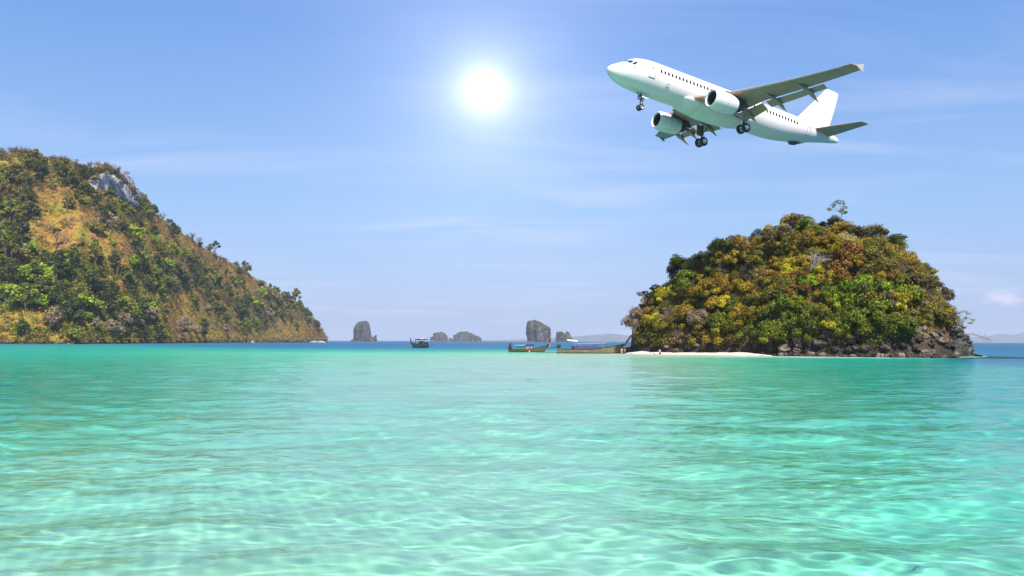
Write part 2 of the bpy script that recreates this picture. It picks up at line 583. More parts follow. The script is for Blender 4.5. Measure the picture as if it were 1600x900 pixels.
# ------------------------------------------------------------------ rock materials
M = Mat('karst_limestone', rough=0.9, spec=0.15)
c = M.co()
st = M.noise(M.mapping(c, (0.10, 0.10, 0.018)), 1.0, 6, 0.6, 0.5)
pt = M.noise(c, 0.045, 5, 0.6)
base = M.ramp(st, [(0.34, (0.014, 0.013, 0.016)), (0.48, (0.062, 0.054, 0.054)), (0.64, (0.16, 0.135, 0.125))])
base = M.mix(M.ramp(pt, [(0.60, 0.0), (0.72, 0.75)]), base, (0.36, 0.25, 0.19))
gn = M.n.new('ShaderNodeNewGeometry'); sx = M.n.new('ShaderNodeSeparateXYZ'); M.l.new(gn.outputs['Normal'], sx.inputs[0])
veg = M.math('MULTIPLY', M.ramp(sx.outputs[2], [(0.25, 0.0), (0.6, 1.0)]), M.ramp(M.noise(c, 0.08, 4), [(0.38, 0.0), (0.5, 1.0)]))
base = M.mix(veg, base, (0.055, 0.06, 0.025))
M.set('Base Color', base)
M.bump(M.math('ADD', M.noise(c, 0.12, 6, 0.65), M.math('MULTIPLY', st, 0.9)), 1.0, 9.0)
KARST = M.m


def towers(name, dist, specs, seed, depth=0.7):
    """karst stack: each spec is a list of (v, u_left, u_right) from waterline to top, in photograph pixels"""
    mb_v, mb_f = [], []
    px = dist / FOC
    for si, sp in enumerate(specs):
        sp = sorted(sp, key=lambda s: -s[0])
        vs_ = np.linspace(sp[0][0], sp[-1][0], 30)
        L = interp([-s[0] for s in sp], [s[1] for s in sp], -vs_)
        Rr = interp([-s[0] for s in sp], [s[2] for s in sp], -vs_)
        base = len(mb_v); seg = 44
        for i, v in enumerate(vs_):
            a, b = at(L[i], v, dist), at(Rr[i], v, dist)
            cx, rx, z = (a.x + b.x) / 2, max((b.x - a.x) / 2, 0.3), (a.z + b.z) / 2
            if i == 0: z = -6.0
            for k in range(seg):
                t = 2 * math.pi * k / seg
                ct, s_ = math.cos(t), math.sin(t)
                e = 0.6
                mb_v.append((cx + rx * math.copysign(abs(ct) ** e, ct), dist + depth * rx * math.copysign(abs(s_) ** e, s_), z))
        for i in range(29):
            for k in range(seg):
                p, q = base + i * seg + k, base + i * seg + (k + 1) % seg
                mb_f.append((p, q, q + seg, p + seg))
        top = base + 29 * seg
        mb_v.append(tuple(np.mean(mb_v[top:top + seg], axis=0) + np.array([0, 0, 1.0])))
        tip = len(mb_v) - 1
        for k in range(seg):
            mb_f.append((top + k, top + (k + 1) % seg, tip, tip))
    V = np.array(mb_v)
    d = np.stack([vnoise(V * np.array([1, 1, 0.35]), 1 / (7 * px), seed, 5, 0.7), vnoise(V * np.array([1, 1, 0.35]), 1 / (7 * px), seed + 9, 5, 0.7), vnoise(V, 1 / (6 * px), seed + 5, 3)], 1)
    V = V + d * np.array([4.2, 5.5, 2.6]) * px * np.clip(V[:, 2:3] / (3 * px), 0.15, 1)
    F3 = [f if f[2] != f[3] else f[:3] for f in mb_f]
    ox, oy = V[:, 0].mean(), dist
    V = V - np.array([ox, oy, 0])
    me = bpy.data.meshes.new(name); me.from_pydata([tuple(p) for p in V], [], F3); me.update()
    me.polygons.foreach_set('use_smooth', np.zeros(len(me.polygons), dtype=bool))
    return link(name, me, KARST, None, (ox, oy, 0))


o = towers('sea_stack', 2500, [[(533, 553.5, 581), (526, 553, 580), (515, 553, 578.5), (508, 556, 577.5), (504.5, 560, 576.5), (502.5, 565, 574)],
                               [(533, 575, 589.5), (528.5, 577, 588.5), (526.5, 583.5, 588.5), (523, 586.5, 588.6)],
                               [(533, 548, 560), (531, 549.5, 558)]], 1)
tag(o, 'square-topped limestone sea stack with a low horn-shaped spur, nearest the left headland', 'sea stack')
o = towers('rock_islet', 3300, [[(533, 673, 700), (528, 674, 699), (524, 676.5, 698), (521, 679, 695), (519.5, 684, 691)], [(533, 672.5, 678), (527, 673, 676.5)],
                                [(533, 700.5, 708), (530, 701, 705.5), (528.2, 701.5, 704.5)]], 2)
tag(o, 'smallest hazy rock islet with a ragged flat top on the horizon', 'islet')
o = towers('rock_islet', 3300, [[(533, 708, 752.5), (529, 709, 751), (525, 710.5, 747), (522, 713, 738), (519.5, 717, 731), (517.3, 721.5, 728)], [(533, 708, 716), (523, 708.8, 712)]], 3, 0.5)
tag(o, 'long hump-backed hazy rock islet on the horizon', 'islet')
o = towers('sea_stack', 2300, [[(533, 824, 858), (527, 823.5, 858.5), (520, 822.5, 860), (514, 822, 860), (511, 822.5, 858.5), (507, 823, 851), (503, 824, 843), (500.5, 826.5, 838)]], 4)
tag(o, 'large overhanging limestone sea stack with a sloping top and rusty face', 'sea stack')
o = towers('sea_stack', 2500, [[(533, 869.5, 894), (528, 870, 892.5)], [(533, 870, 882), (523, 870.5, 881), (519.5, 871, 880), (518, 876, 879)], [(533, 880, 894), (526, 881, 892), (521.5, 883.5, 889), (518.5, 885, 887)]], 5)
tag(o, 'small twin-peaked limestone sea stack behind the purple-sided boat', 'sea stack')

# ------------------------------------------------------------------ left headland
sh_u = [-700, 0, 120, 250, 350, 430, 485, 508, 512]
sh_d = [430, 455, 470, 600, 790, 1000, 1130, 1200, 1215]
rd_u = [-700, -200, 0, 33, 55, 70, 95, 118, 130, 150, 165, 185, 200, 212, 235, 262, 300, 335, 370, 400, 430, 460, 480, 497, 506, 512]
rd_v = [230, 260, 241, 236, 240, 251, 250, 256, 264, 262, 260, 268, 286, 303, 330, 349, 374, 397, 416, 437, 455, 471, 489, 508, 521, 533]
rd_d = [700, 660, 640, 645, 650, 655, 665, 675, 680, 686, 690, 698, 705, 712, 735, 770, 830, 890, 955, 1010, 1065, 1120, 1155, 1185, 1202, 1216]
us = np.concatenate([np.linspace(-700, -60, 60)[:-1], np.linspace(-60, 512, 420)])
NF, NB = 120, 26
Vh = []
for u in us:
    sd_, rdist, rv = interp(sh_u, sh_d, u), interp(rd_u, rd_d, u), interp(rd_u, rd_v, u)
    s = at(u, 534, sd_); r_ = at(u, rv, rdist)
    for t in np.linspace(0, 1, NF):
        k = t ** 1.0
        prof = 0.16 * t + 0.84 * (t ** 1.12 if t < 1 else 1.0)
        shore = min(3.5, r_.z) * smooth01(np.array([t / 0.035]))[0] * (1 - t)
        Vh.append((s.x + (r_.x - s.x) * k, s.y + (r_.y - s.y) * k, max(r_.z, 0) * prof + shore - 1.5 * (t == 0)))
    for t in np.linspace(0, 1, NB + 1)[1:]:
        Vh.append((r_.x - 60 * t, r_.y + 190 * t, max(r_.z, 0) * (1 - t ** 1.3) - 2 * (t == 1)))
Vh = np.array(Vh); NN = NF + NB
tcol = np.tile(np.concatenate([np.linspace(0, 1, NF), 1 - np.linspace(0, 1, NB + 1)[1:]]), len(us))
P2 = Vh.copy(); P2[:, 2] *= 0.6
amp = np.clip(tcol * 6, 0, 1) * np.clip((1 - tcol) * 2.2 + 0.10, 0, 1)
hgt = np.clip(Vh[:, 2] / 30, 0.15, 1)
Vh[:, 2] += (15 * vnoise(P2, 1 / 75, 11, 3) + 4.5 * vnoise(P2, 1 / 20, 12, 4)) * amp * hgt
Vh[:, 1] += 9 * vnoise(P2, 1 / 60, 13, 3) * amp * hgt
Vh[:, 0] += 7 * vnoise(P2, 1 / 50, 14, 3) * amp * hgt
idx = np.arange(len(Vh)).reshape(len(us), NN)
Fh = np.stack([idx[:-1, :-1], idx[1:, :-1], idx[1:, 1:], idx[:-1, 1:]], -1).reshape(-1, 4)
me = mesh_np('headland', Vh, Fh)
M = Mat('dry_grass_slope', rough=0.95, spec=0.05)
c = M.co()
n1 = M.noise(c, 0.030, 5, 0.6, 0.4)
n2 = M.noise(M.mapping(c, (1, 1, 2.2)), 0.16, 6, 0.7)
g = M.ramp(n2, [(0.32, (0.13, 0.07, 0.018)), (0.5, (0.32, 0.175, 0.036)), (0.72, (0.48, 0.28, 0.06))])
g = M.mix(M.ramp(n1, [(0.48, 0.0), (0.60, 0.85)]), g, M.ramp(n2, [(0.3, (0.10, 0.11, 0.015)), (0.7, (0.30, 0.29, 0.04))]))
g = M.mix(M.ramp(n1, [(0.38, 0.8), (0.48, 0.0)]), g, M.ramp(n2, [(0.3, (0.07, 0.05, 0.03)), (0.7, (0.24, 0.16, 0.08))]))
# dark wet rock right at the waterline
gp = M.n.new('ShaderNodeNewGeometry'); spz = M.n.new('ShaderNodeSeparateXYZ'); M.l.new(gp.outputs['Position'], spz.inputs[0])
wet = M.ramp(M.math('ADD', M.math('MULTIPLY', spz.outputs[2], 0.25), M.math('MULTIPLY', M.math('SUBTRACT', n2, 0.5), 0.8)), [(0.45, 1.0), (0.75, 0.0)])
g = M.mix(wet, g, (0.05, 0.042, 0.035))
M.set('Base Color', g)
M.bump(n2, 0.8, 2.5)
headland = link('hill', me, M.m)
tag(headland, kind='structure')

# ------------------------------------------------------------------ foliage
def leaf_mat(name, cols, rough=0.6, trans=0.25):
    M = Mat(name, rough=rough, spec=0.25)
    a = M.attr('shade')
    r = M.rand()
    k = M.math('ADD', M.math('MULTIPLY', a, 0.70), M.math('MULTIPLY', r, 0.30))
    base = M.ramp(k, [(i / (len(cols) - 1) * 0.8 + 0.1, c_) for i, c_ in enumerate(cols)])
    M.set('Base Color', base)
    tr = M.n.new('ShaderNodeBsdfTranslucent'); M.l.new(base, tr.inputs[0])
    mx_ = M.n.new('ShaderNodeMixShader'); mx_.inputs[0].default_value = trans
    M.l.new(M.b.outputs[0], mx_.inputs[1]); M.l.new(tr.outputs[0], mx_.inputs[2])
    M.l.new(mx_.outputs[0], M.out.inputs[0])
    return M.m


def leaf_quads(C, N, size, rg, fold=0.35):
    """leaf sprays: a bent quad at every C, facing N"""
    n = len(C)
    a = rg.normal(size=(n, 3)); a -= N * (a * N).sum(1, keepdims=True); a /= np.linalg.norm(a, axis=1, keepdims=True) + 1e-9
    b = np.cross(N, a)
    s = (size * rg.uniform(0.6, 1.35, n))[:, None]
    asp = rg.uniform(0.5, 0.95, n)[:, None]
    v0 = C - a * s * 0.5
    v1 = C + b * s * 0.5 * asp - N * s * fold * 0.3
    v2 = C + a * s * 0.5 - N * s * fold * 0.25
    v3 = C - b * s * 0.5 * asp - N * s * fold * 0.3
    V = np.stack([v0, v1, v2, v3], 1).reshape(-1, 3)
    F = np.arange(4 * n).reshape(n, 4)
    return V, F


def crown_points(clumps, per, rg, up=0.35):
    """clumps: list of (centre, (rx,ry,rz)) -> points near the shells of lumpy balls and outward normals"""
    Cs, Ns, Ss = [], [], []
    for (c_, r_) in clumps:
        n = int(per)
        d = rg.normal(size=(n, 3)); d[:, 2] += 0.25; d /= np.linalg.norm(d, axis=1, keepdims=True)
        rad = 0.62 + 0.45 * rg.random(n) ** 0.6
        lump = 1 + 0.25 * np.sin(d[:, 0] * 7 + c_[0] * 3) * np.sin(d[:, 1] * 6 + c_[1] * 5) + 0.12 * rg.normal(size=n)
        p = np.array(c_) + d * np.array(r_) * (rad * lump)[:, None]
        nn = d + rg.normal(size=(n, 3)) * 0.45 + np.array([0, 0, up]); nn /= np.linalg.norm(nn, axis=1, keepdims=True)
        Cs.append(p); Ns.append(nn)
        Ss.append(np.full(n, rg.uniform(0.15, 0.85)) + rg.normal(size=n) * 0.22)
    return np.concatenate(Cs), np.concatenate(Ns), np.clip(np.concatenate(Ss), 0, 1)


def leaf_mesh(name, C, N, S, size, rg, mat):
    V, F = leaf_quads(C, N, size, rg)
    me = mesh_np(name, V, F, smooth=False)
    at_ = me.attributes.new('shade', 'FLOAT', 'POINT')
    at_.data.foreach_set('value', np.repeat(S, 4).astype(np.float32))
    me.materials.append(mat)
    return me


def bark(name, c0, c1):
    M = Mat(name, rough=0.9, spec=0.1)
    n = M.noise(M.mapping(M.co(), (3, 3, 0.6)), 2.0, 5, 0.6)
    M.set('Base Color', M.ramp(n, [(0.3, c0), (0.7, c1)]))
    M.bump(n, 0.5, 0.05)
    return M.m


BARK = bark('grey_brown_bark', (0.06, 0.045, 0.035), (0.18, 0.14, 0.11))
BARK_PALE = bark('pale_dead_wood', (0.22, 0.18, 0.15), (0.46, 0.41, 0.36))


def limb_mesh(name, base_r, tips, trunk_h, rg, mat, fork=0.55, bend=0.25):
    """tapered trunk with one limb to each tip"""
    m = MB()
    sway = Vector((rg.normal() * bend, rg.normal() * bend, 0))
    tp = [Vector((0, 0, -0.5)), Vector((0, 0, 0)), Vector(sway * 0.3) + Vector((0, 0, trunk_h * 0.5)), Vector(sway) + Vector((0, 0, trunk_h))]
    m.tube(tp, [base_r * 1.35, base_r * 1.15, base_r * 0.85, base_r * 0.62], 7)
    for t in tips:
        t = Vector(t)
        s = tp[2].lerp(tp[3], rg.uniform(0.2, 1.0))
        mid = s.lerp(t, 0.5) + Vector((rg.normal() * 0.1, rg.normal() * 0.1, 0.12)) * (t - s).length
        m.tube([s, mid, t], [base_r * 0.5, base_r * 0.33, base_r * 0.12], 5)
    return m.mesh(name, mat)


def broad_tree(seed, h=4.5, r=2.0, n=10, per=130, leaf=0.30, flat=0.75, trunk=0.12, base=0.30):
    rg = np.random.default_rng(seed)
    cl = []
    for i in range(n):
        a = rg.uniform(0, 6.283); q = math.sqrt(rg.random()) * r * 0.86
        zz = h * (base + (0.92 - base) * (1 - 0.55 * (q / r) ** 2) * rg.uniform(0.45, 1.0))
        k = r * rg.uniform(0.22, 0.48)
        cl.append(((q * math.cos(a), q * math.sin(a), zz), (k, k, k * flat)))
    C, N, S = crown_points(cl, per, rg)
    tips = [c_ for c_, _ in cl[:7]]
    return (limb_mesh('trunk', trunk, tips, h * 0.38, rg, BARK), leaf_mesh('crown', C, N, S, leaf, rg, None))


def bare_tree(seed, h=3.5, r=2.0, n=10, mat=None, twigs=5, thick=0.09):
    """leafless branching tree: trunk mesh and a twig crown"""
    rg = np.random.default_rng(seed)
    t_ = MB(); cr = MB()
    for i in range(n):
        a = rg.uniform(0, 6.283); q = rg.uniform(0.25, 1) * r
        tip = Vector((q * math.cos(a), q * math.sin(a), h * rg.uniform(0.55, 1.0)))
        mid = tip * 0.45 + Vector((0, 0, h * 0.15))
        (t_ if i < 3 else cr).tube([(0, 0, -0.3), mid, tip], [thick, thick * 0.6, thick * 0.25], 5)
        for k in range(twigs):
            s = mid.lerp(tip, rg.uniform(0.2, 1.0))
            e = s + Vector((rg.normal(), rg.normal(), rg.normal() * 0.7 + 0.35)) * r * 0.28
            cr.tube([s, s.lerp(e, 0.5) + Vector((0, 0, 0.06)), e], [thick * 0.34, thick * 0.24, thick * 0.12], 4)
    return (t_.mesh('trunk', mat or BARK_PALE), cr.mesh('crown', mat or BARK_PALE))


def plant(name, proto, loc, scale=1.0, rz=0.0, mat=None, tilt=(0, 0), zs=1.0):
    root = empty(name, loc)
    root.rotation_euler = (tilt[0], tilt[1], rz)
    root.scale = (scale, scale, scale * zs)
    for nm, me in (('trunk', proto[0]), ('crown', proto[1])):
        ch = bpy.data.objects.new(nm, me)
        col.objects.link(ch); ch.parent = root
        if nm == 'crown' and mat is not None:
            if len(me.materials) == 0: me.materials.append(None)
            ch.material_slots[0].link = 'OBJECT'
            ch.material_slots[0].material = mat
    return root


L = {
    'olive': leaf_mat('leaf_olive', [(0.051, 0.048, 0.009), (0.160, 0.137, 0.016), (0.308, 0.251, 0.027)]),
    'ochre': leaf_mat('leaf_ochre', [(0.097, 0.063, 0.009), (0.296, 0.194, 0.014), (0.513, 0.353, 0.025)]),
    'rust': leaf_mat('leaf_rust', [(0.068, 0.034, 0.011), (0.228, 0.105, 0.016), (0.365, 0.182, 0.023)]),
    'brown': leaf_mat('leaf_brown', [(0.032, 0.025, 0.016), (0.097, 0.068, 0.032), (0.194, 0.137, 0.057)]),
    'yellow': leaf_mat('leaf_yellow', [(0.205, 0.160, 0.011), (0.479, 0.388, 0.018), (0.707, 0.604, 0.034)]),
    'green': leaf_mat('leaf_green', [(0.032, 0.045, 0.005), (0.125, 0.150, 0.010), (0.26, 0.285, 0.018)]),
    'bright': leaf_mat('leaf_bright_green', [(0.09, 0.14, 0.004), (0.24, 0.34, 0.008), (0.42, 0.53, 0.02)]),
    'dark': leaf_mat('leaf_dark_green', [(0.014, 0.021, 0.004), (0.045, 0.062, 0.008), (0.105, 0.130, 0.014)]),
    'dry': leaf_mat('leaf_dry_grey', [(0.114, 0.080, 0.051), (0.262, 0.188, 0.114), (0.410, 0.308, 0.182)]),
    'redbrown': leaf_mat('leaf_red_brown', [(0.034, 0.018, 0.014), (0.085, 0.043, 0.025), (0.137, 0.074, 0.034)]),
}

# ------------------------------------------------------------------ trees of the left headland
front = idx[59:, :NF].ravel()                      # vertices of the slope that faces the bay, in frame
PU, PV = project(Vh[front])
ok = (PU > -12) & (PU < 510)
front, PU, PV = front[ok], PU[ok], PV[ok]
QT = tcol[front]


def blobs(u, v, lst):
    w = np.zeros(len(u))
    for (x, y, rx, ry, k) in lst:
        w = np.maximum(w, k * np.exp(-(((u - x) / rx) ** 2 + ((v - y) / ry) ** 2)))
    return w


WOOD = [(20, 440, 75, 50, 1), (90, 470, 90, 42, 1), (180, 480, 80, 40, 1), (120, 420, 70, 26, 1), (255, 445, 50, 40, .9), (330, 455, 50, 38, 1), (395, 485, 45, 32, 1),
        (60, 520, 80, 14, .7), (200, 520, 80, 14, .8), (340, 508, 60, 14, .5), (440, 470, 24, 26, .8), (455, 495, 30, 20, .6), (20, 300, 40, 40, .8), (10, 355, 30, 40, .9),
        (60, 275, 70, 14, .9), (110, 285, 50, 20, 1), (150, 318, 55, 16, .9), (205, 335, 36, 16, .9), (190, 360, 50, 16, .45), (240, 385, 60, 22, .5), (300, 420, 40, 20, .6), (130, 365, 10, 40, .6),
        (35, 320, 20, 20, .8), (480, 500, 10, 14, .7), (465, 475, 16, 10, .8), (415, 440, 12, 10, .5)]
OPEN = [(100, 315, 34, 22, 1), (95, 370, 45, 26, 1), (170, 385, 30, 22, .7), (290, 390, 32, 16, .8), (350, 425, 34, 12, .8), (60, 495, 36, 24, .9), (275, 480, 26, 24, .8),
        (310, 500, 24, 14, .8), (470, 515, 30, 14, .9), (400, 440, 16, 12, .8), (385, 455, 14, 8, .6), (135, 345, 16, 12, .6), (225, 465, 10, 26, .5)]
wood = np.clip(blobs(PU, PV, WOOD) - 0.85 * blobs(PU, PV, OPEN), 0.02, 1)
PN = vnoise(Vh[front], 1 / 28, 31, 2)
wood = np.clip(wood * (1 + 0.9 * PN), 0.012, 1.4)
# even out: weight each vertex by the picture area it stands for (shore verts are denser in the picture)
HP = [broad_tree(100 + i, h=[11, 12, 13, 10, 9, 14][i], r=[4.6, 5.2, 4.4, 5.0, 4.2, 4.0][i], n=12, per=80, leaf=1.1, trunk=0.30, flat=0.85, base=0.14) for i in range(6)]
HS = [broad_tree(120 + i, h=[14, 17, 15][i], r=[2.9, 3.0, 3.6][i], n=7, per=60, leaf=1.0, trunk=0.30, base=0.58) for i in range(3)]
HB = [bare_tree(140 + i, h=9, r=4.5, n=13, thick=0.28, twigs=6, mat=BARK) for i in range(2)]
hr = np.random.default_rng(21)
HW = 1.0
taken = np.zeros((0, 2))
n_h = 0
kinds_seen = {}
KWH = {'dark': 'dark green', 'green': 'mid green', 'bright': 'light green', 'olive': 'olive-brown', 'dry': 'dry greyish brown'}


def head_where(u, v):
    if v > 515: return 'by the water at the ' + ('left foot' if u < 170 else ('middle foot' if u < 340 else 'right foot')) + ' of the headland'
    if v < 330: return 'near the headland summit, left of the pale cliff' if u < 140 else 'below the pale cliff of the headland'
    if u > 400: return 'near the tip of the headland'
    if u > 270: return 'on the right-hand slope of the headland'
    if v < 410: return 'around the golden grass patch high on the headland' if u < 170 else 'on the slope under the pale cliff'
    return 'in the lower left woods of the headland' if u < 130 else 'in the middle woods of the headland'


order = hr.choice(len(front), size=9000, p=wood / wood.sum())
for j in order:
    if n_h >= 270: break
    u, v = PU[j], PV[j]
    if len(taken) and np.min(((taken[:, 0] - u) / 10.0) ** 2 + ((taken[:, 1] - v) / 7.5) ** 2) < 1: continue
    if QT[j] > 0.985: continue
    taken = np.vstack([taken, [u, v]])
    p = Vh[front[j]]
    r = hr.random()
    low = (u < 270 and v > 380)
    if v < 330: kind = 'olive' if r < 0.6 else ('dark' if r < 0.9 else 'green')
    elif low: kind = 'dark' if r < 0.44 else ('green' if r < 0.80 else ('bright' if r < 0.91 else 'olive'))
    else: kind = 'dark' if r < 0.42 else ('green' if r < 0.68 else ('olive' if r < 0.90 else ('dry' if r < 0.97 else 'bright')))
    if v > 500 and r > 0.75: kind = 'dry'
    dist = p[1]
    sc_ = hr.uniform(0.9, 1.6) * (0.78 if v < 330 else 1.0) * (0.8 + 0.25 * dist / 800)
    pr = HS[hr.integers(3)] if (hr.random() < 0.10 and v < 470) else HP[hr.integers(6)]
    o = plant('broadleaf_tree', pr, (p[0], p[1], p[2] - 0.8), sc_, hr.uniform(0, 6.28), L[kind], (hr.normal() * 0.06, hr.normal() * 0.06))
    size = 'large ' if sc_ > 1.2 else ('small ' if sc_ < 0.9 else '')
    if pr in HS: size += 'slender tall '
    lab = size + KWH[kind] + ' tree ' + head_where(u, v)
    tag(o, lab, 'tree', lab.replace(' tree ', ' trees '))
    n_h += 1

# trees that stand against the sky or by themselves
def ground(u, v):
    k = np.argmin((PU - u) ** 2 + (PV - v) ** 2)
    return Vh[front[k]]


def ridge(u):
    i = np.argmin(np.abs(us - u))
    return Vh[idx[i, NF - 1]]


for (u, v, k, pr, s, lab) in [
        (88, 392, 'dark', HS[1], 1.05, 'tall dark slender tree rising alone out of the golden grass'),
        (126, 404, 'dark', HS[0], 1.0, 'slender dark tree just right of the golden grass patch, its trunk bare'),
        (208, 402, 'olive', HS[1], 1.0, 'thin bare-trunked tree standing over the middle of the headland woods'),
        (222, 398, 'green', HS[2], 0.95, 'umbrella-crowned tall tree in the middle of the left headland'),
        (300, 425, 'green', HP[0], 1.15, 'big spreading green tree high on the dry headland slope'),
        (288, 448, 'bright', HP[3], 1.2, 'round vivid green tree in the middle of the headland'),
        (360, 468, 'dark', HS[0], 1.25, 'pale-trunked dark tree at the upper edge of the right-hand headland woods'),
        (402, 518, 'yellow', HP[4], 0.6, 'small yellow-leaved tree above the moored white boats'),
        (436, 517, 'bright', HP[4], 0.75, 'bright green bush low on the dry end of the headland')]:
    p = ground(u, v)
    o = plant('tree', pr, (p[0], p[1], p[2] - 0.6), s, hr.uniform(0, 6), L[k]); tag(o, lab, 'tree')
for (u, k, pr, s, lab) in [
        (329, 'green', HP[1], 0.85, 'lone round green tree standing on the headland skyline'),
        (240, 'dark', HP[4], 0.85, 'dark bushy tree on the skyline below the pale cliff'),
        (268, 'dark', HP[2], 0.75, 'dark tree on the headland skyline beside two leafless ones'),
        (352, 'dark', HP[4], 0.6, 'small dark bush on the headland skyline, downhill of the lone round tree'),
        (372, 'olive', HP[0], 0.8, 'leaning olive tree on the headland skyline above the bare grass'),
        (384, 'dark', HS[2], 1.1, 'tall dark tree on the lower skyline of the headland'),
        (424, 'dark', HP[5], 0.75, 'topmost tree of the dark clump on the low end of the ridge'),
        (436, 'dark', HP[1], 0.8, 'second dark tree of the clump on the low end of the ridge'),
        (447, 'dark', HP[0], 0.85, 'third dark tree of the clump going down the ridge'),
        (459, 'dark', HP[3], 0.85, 'fourth dark tree of the clump going down the ridge'),
        (471, 'dark', HP[2], 0.85, 'lower dark tree of the clump going down the ridge'),
        (483, 'dark', HP[4], 0.9, 'lowest dark tree of the ridge clump, near the tip of the headland'),
        (499, 'olive', HP[4], 0.8, 'olive bush at the very tip of the headland')]:
    p = ridge(u)
    o = plant('tree', pr, (p[0], p[1] - 3, p[2] - 1.6), s, hr.uniform(0, 6), L[k]); tag(o, lab, 'tree')
for (u, s, lab) in [(256, 0.9, 'leafless grey tree on the headland skyline, nearer the cliff'), (278, 0.75, 'small leafless tree on the headland skyline'),
                    (302, 1.0, 'broad leafless grey tree on the headland skyline'), (313, 1.05, 'leafless tree next to the lone round green skyline tree')]:
    p = ridge(u)
    o = plant('bare_tree', HB[0] if s < 1 else HB[1], (p[0], p[1] - 2, p[2] - 0.6), s, hr.uniform(0, 6)); tag(o, lab, 'tree')

# uncountable scrub between the trees, one mass
def scrub_mass(name, pts, kinds, radii, per, leaf, seed, label, cat='scrub'):
    rg = np.random.default_rng(seed)
    byk = {}
    for p, k, r in zip(pts, kinds, radii):
        byk.setdefault(k, []).append((tuple(p), (r, r, r * 0.8)))
    first = True
    Vs, Fs, Ss, Ms = [], [], [], []
    mats = []; nb = 0
    for mi, (k, cl) in enumerate(sorted(byk.items())):
        C, N, S = crown_points(cl, per, rg)
        V, F = leaf_quads(C, N, leaf, rg)
        Vs.append(V); Fs.append(F + nb); nb += len(V); Ss.append(np.repeat(S, 4)); Ms.append(np.full(len(F), mi)); mats.append(L[k])
    me = mesh_np(name, np.concatenate(Vs), np.concatenate(Fs), smooth=False)
    a_ = me.attributes.new('shade', 'FLOAT', 'POINT'); a_.data.foreach_set('value', np.concatenate(Ss).astype(np.float32))
    for m in mats: me.materials.append(m)
    me.polygons.foreach_set('material_index', np.concatenate(Ms).astype(np.int32))
    o = link(name, me)
    tag(o, label, cat, kind='stuff')
    return o


sel = hr.choice(len(front), size=7600, p=(wood + 0.10) / (wood + 0.10).sum())
pts, kinds, rads = [], [], []
for j in sel:
    u, v = PU[j], PV[j]
    r = hr.random(); w = wood[j]
    if v < 330: k = 'olive' if r < 0.5 else ('brown' if r < 0.85 else 'dark')
    elif w < 0.25: k = 'dry' if r < 0.36 else ('ochre' if r < 0.70 else ('olive' if r < 0.92 else 'green'))
    elif u < 270 and v > 380: k = 'green' if r < 0.36 else ('dark' if r < 0.66 else ('olive' if r < 0.88 else 'bright'))
    else: k = 'olive' if r < 0.40 else ('green' if r < 0.60 else ('dark' if r < 0.85 else 'dry'))
    p = Vh[front[j]]
    rad = hr.uniform(1.1, 3.0) * (0.75 + 0.35 * p[1] / 900)
    pts.append((p[0], p[1], p[2] + rad * 0.35)); kinds.append(k); rads.append(rad)
for u in np.linspace(232, 508, 150):                 # low bushes all along the falling ridge
    p = ridge(u) + np.array([hr.normal() * 2, -hr.uniform(-2, 8), 0]); rad = hr.uniform(0.7, 2.2)
    pts.append((p[0], p[1], p[2] - 0.3)); kinds.append(['dry', 'olive', 'ochre', 'dark', 'dry', 'olive'][hr.integers(6)]); rads.append(rad)
for u in np.linspace(-20, 235, 130):                 # brown scrub along the summit
    p = ridge(u) + np.array([hr.normal() * 3, -hr.uniform(0, 14), 0]); rad = hr.uniform(1.6, 3.2)
    pts.append((p[0], p[1], p[2] - 0.2)); kinds.append(['brown', 'olive', 'brown', 'rust'][hr.integers(4)]); rads.append(rad)
scrub_mass('scrub', pts, kinds, rads, 46, 0.95, 5, 'low scrub and bushes matting the left headland')

# tussocks of tall dry grass that roughen the open slopes
gsel = hr.choice(len(front), 42000, p=(1.25 - np.clip(wood, 0, 1)) / (1.25 - np.clip(wood, 0, 1)).sum())
gp0 = Vh[front[gsel]] + np.stack([hr.normal(size=42000) * 1.6, hr.normal(size=42000) * 1.6, hr.uniform(0.0, 0.5, 42000)], 1)
gn0 = hr.normal(size=(42000, 3)) * np.array([1, 1, 0.35]) + np.array([0.5, -0.5, 0.35]); gn0 /= np.linalg.norm(gn0, axis=1, keepdims=True)
gs0 = np.clip(0.5 + 0.45 * vnoise(gp0, 1 / 9, 61, 2) + hr.normal(size=42000) * 0.16, 0, 1)
GRASS = leaf_mat('dry_grass_blades', [(0.13, 0.072, 0.016), (0.34, 0.19, 0.036), (0.52, 0.32, 0.06)])
o = link('dry_grass', leaf_mesh('dry_grass', gp0, gn0, gs0, 1.15, hr, GRASS)); tag(o, 'tussocks of tall dry golden grass on the open headland slopes', 'grass', kind='stuff')

# pale cliff below the summit
def rock_blob(seed, sub=3, rough=0.35, freq=1.3, flat=1.0, blocky=0.0):
    bm = bmesh.new(); bmesh.ops.create_icosphere(bm, subdivisions=sub, radius=1.0)
    V = np.array([v.co[:] for v in bm.verts])
    if blocky:
        V = np.sign(V) * np.abs(V) ** (1 - blocky)
    nrm = V / np.linalg.norm(V, axis=1, keepdims=True)
    d = vnoise(V, freq, seed, 3, 0.55)
    V = V + nrm * (rough * d)[:, None]
    V[:, 2] *= flat
    for v, p in zip(bm.verts, V): v.co = p
    me = bpy.data.meshes.new('rock'); bm.to_mesh(me); bm.free()
    return me


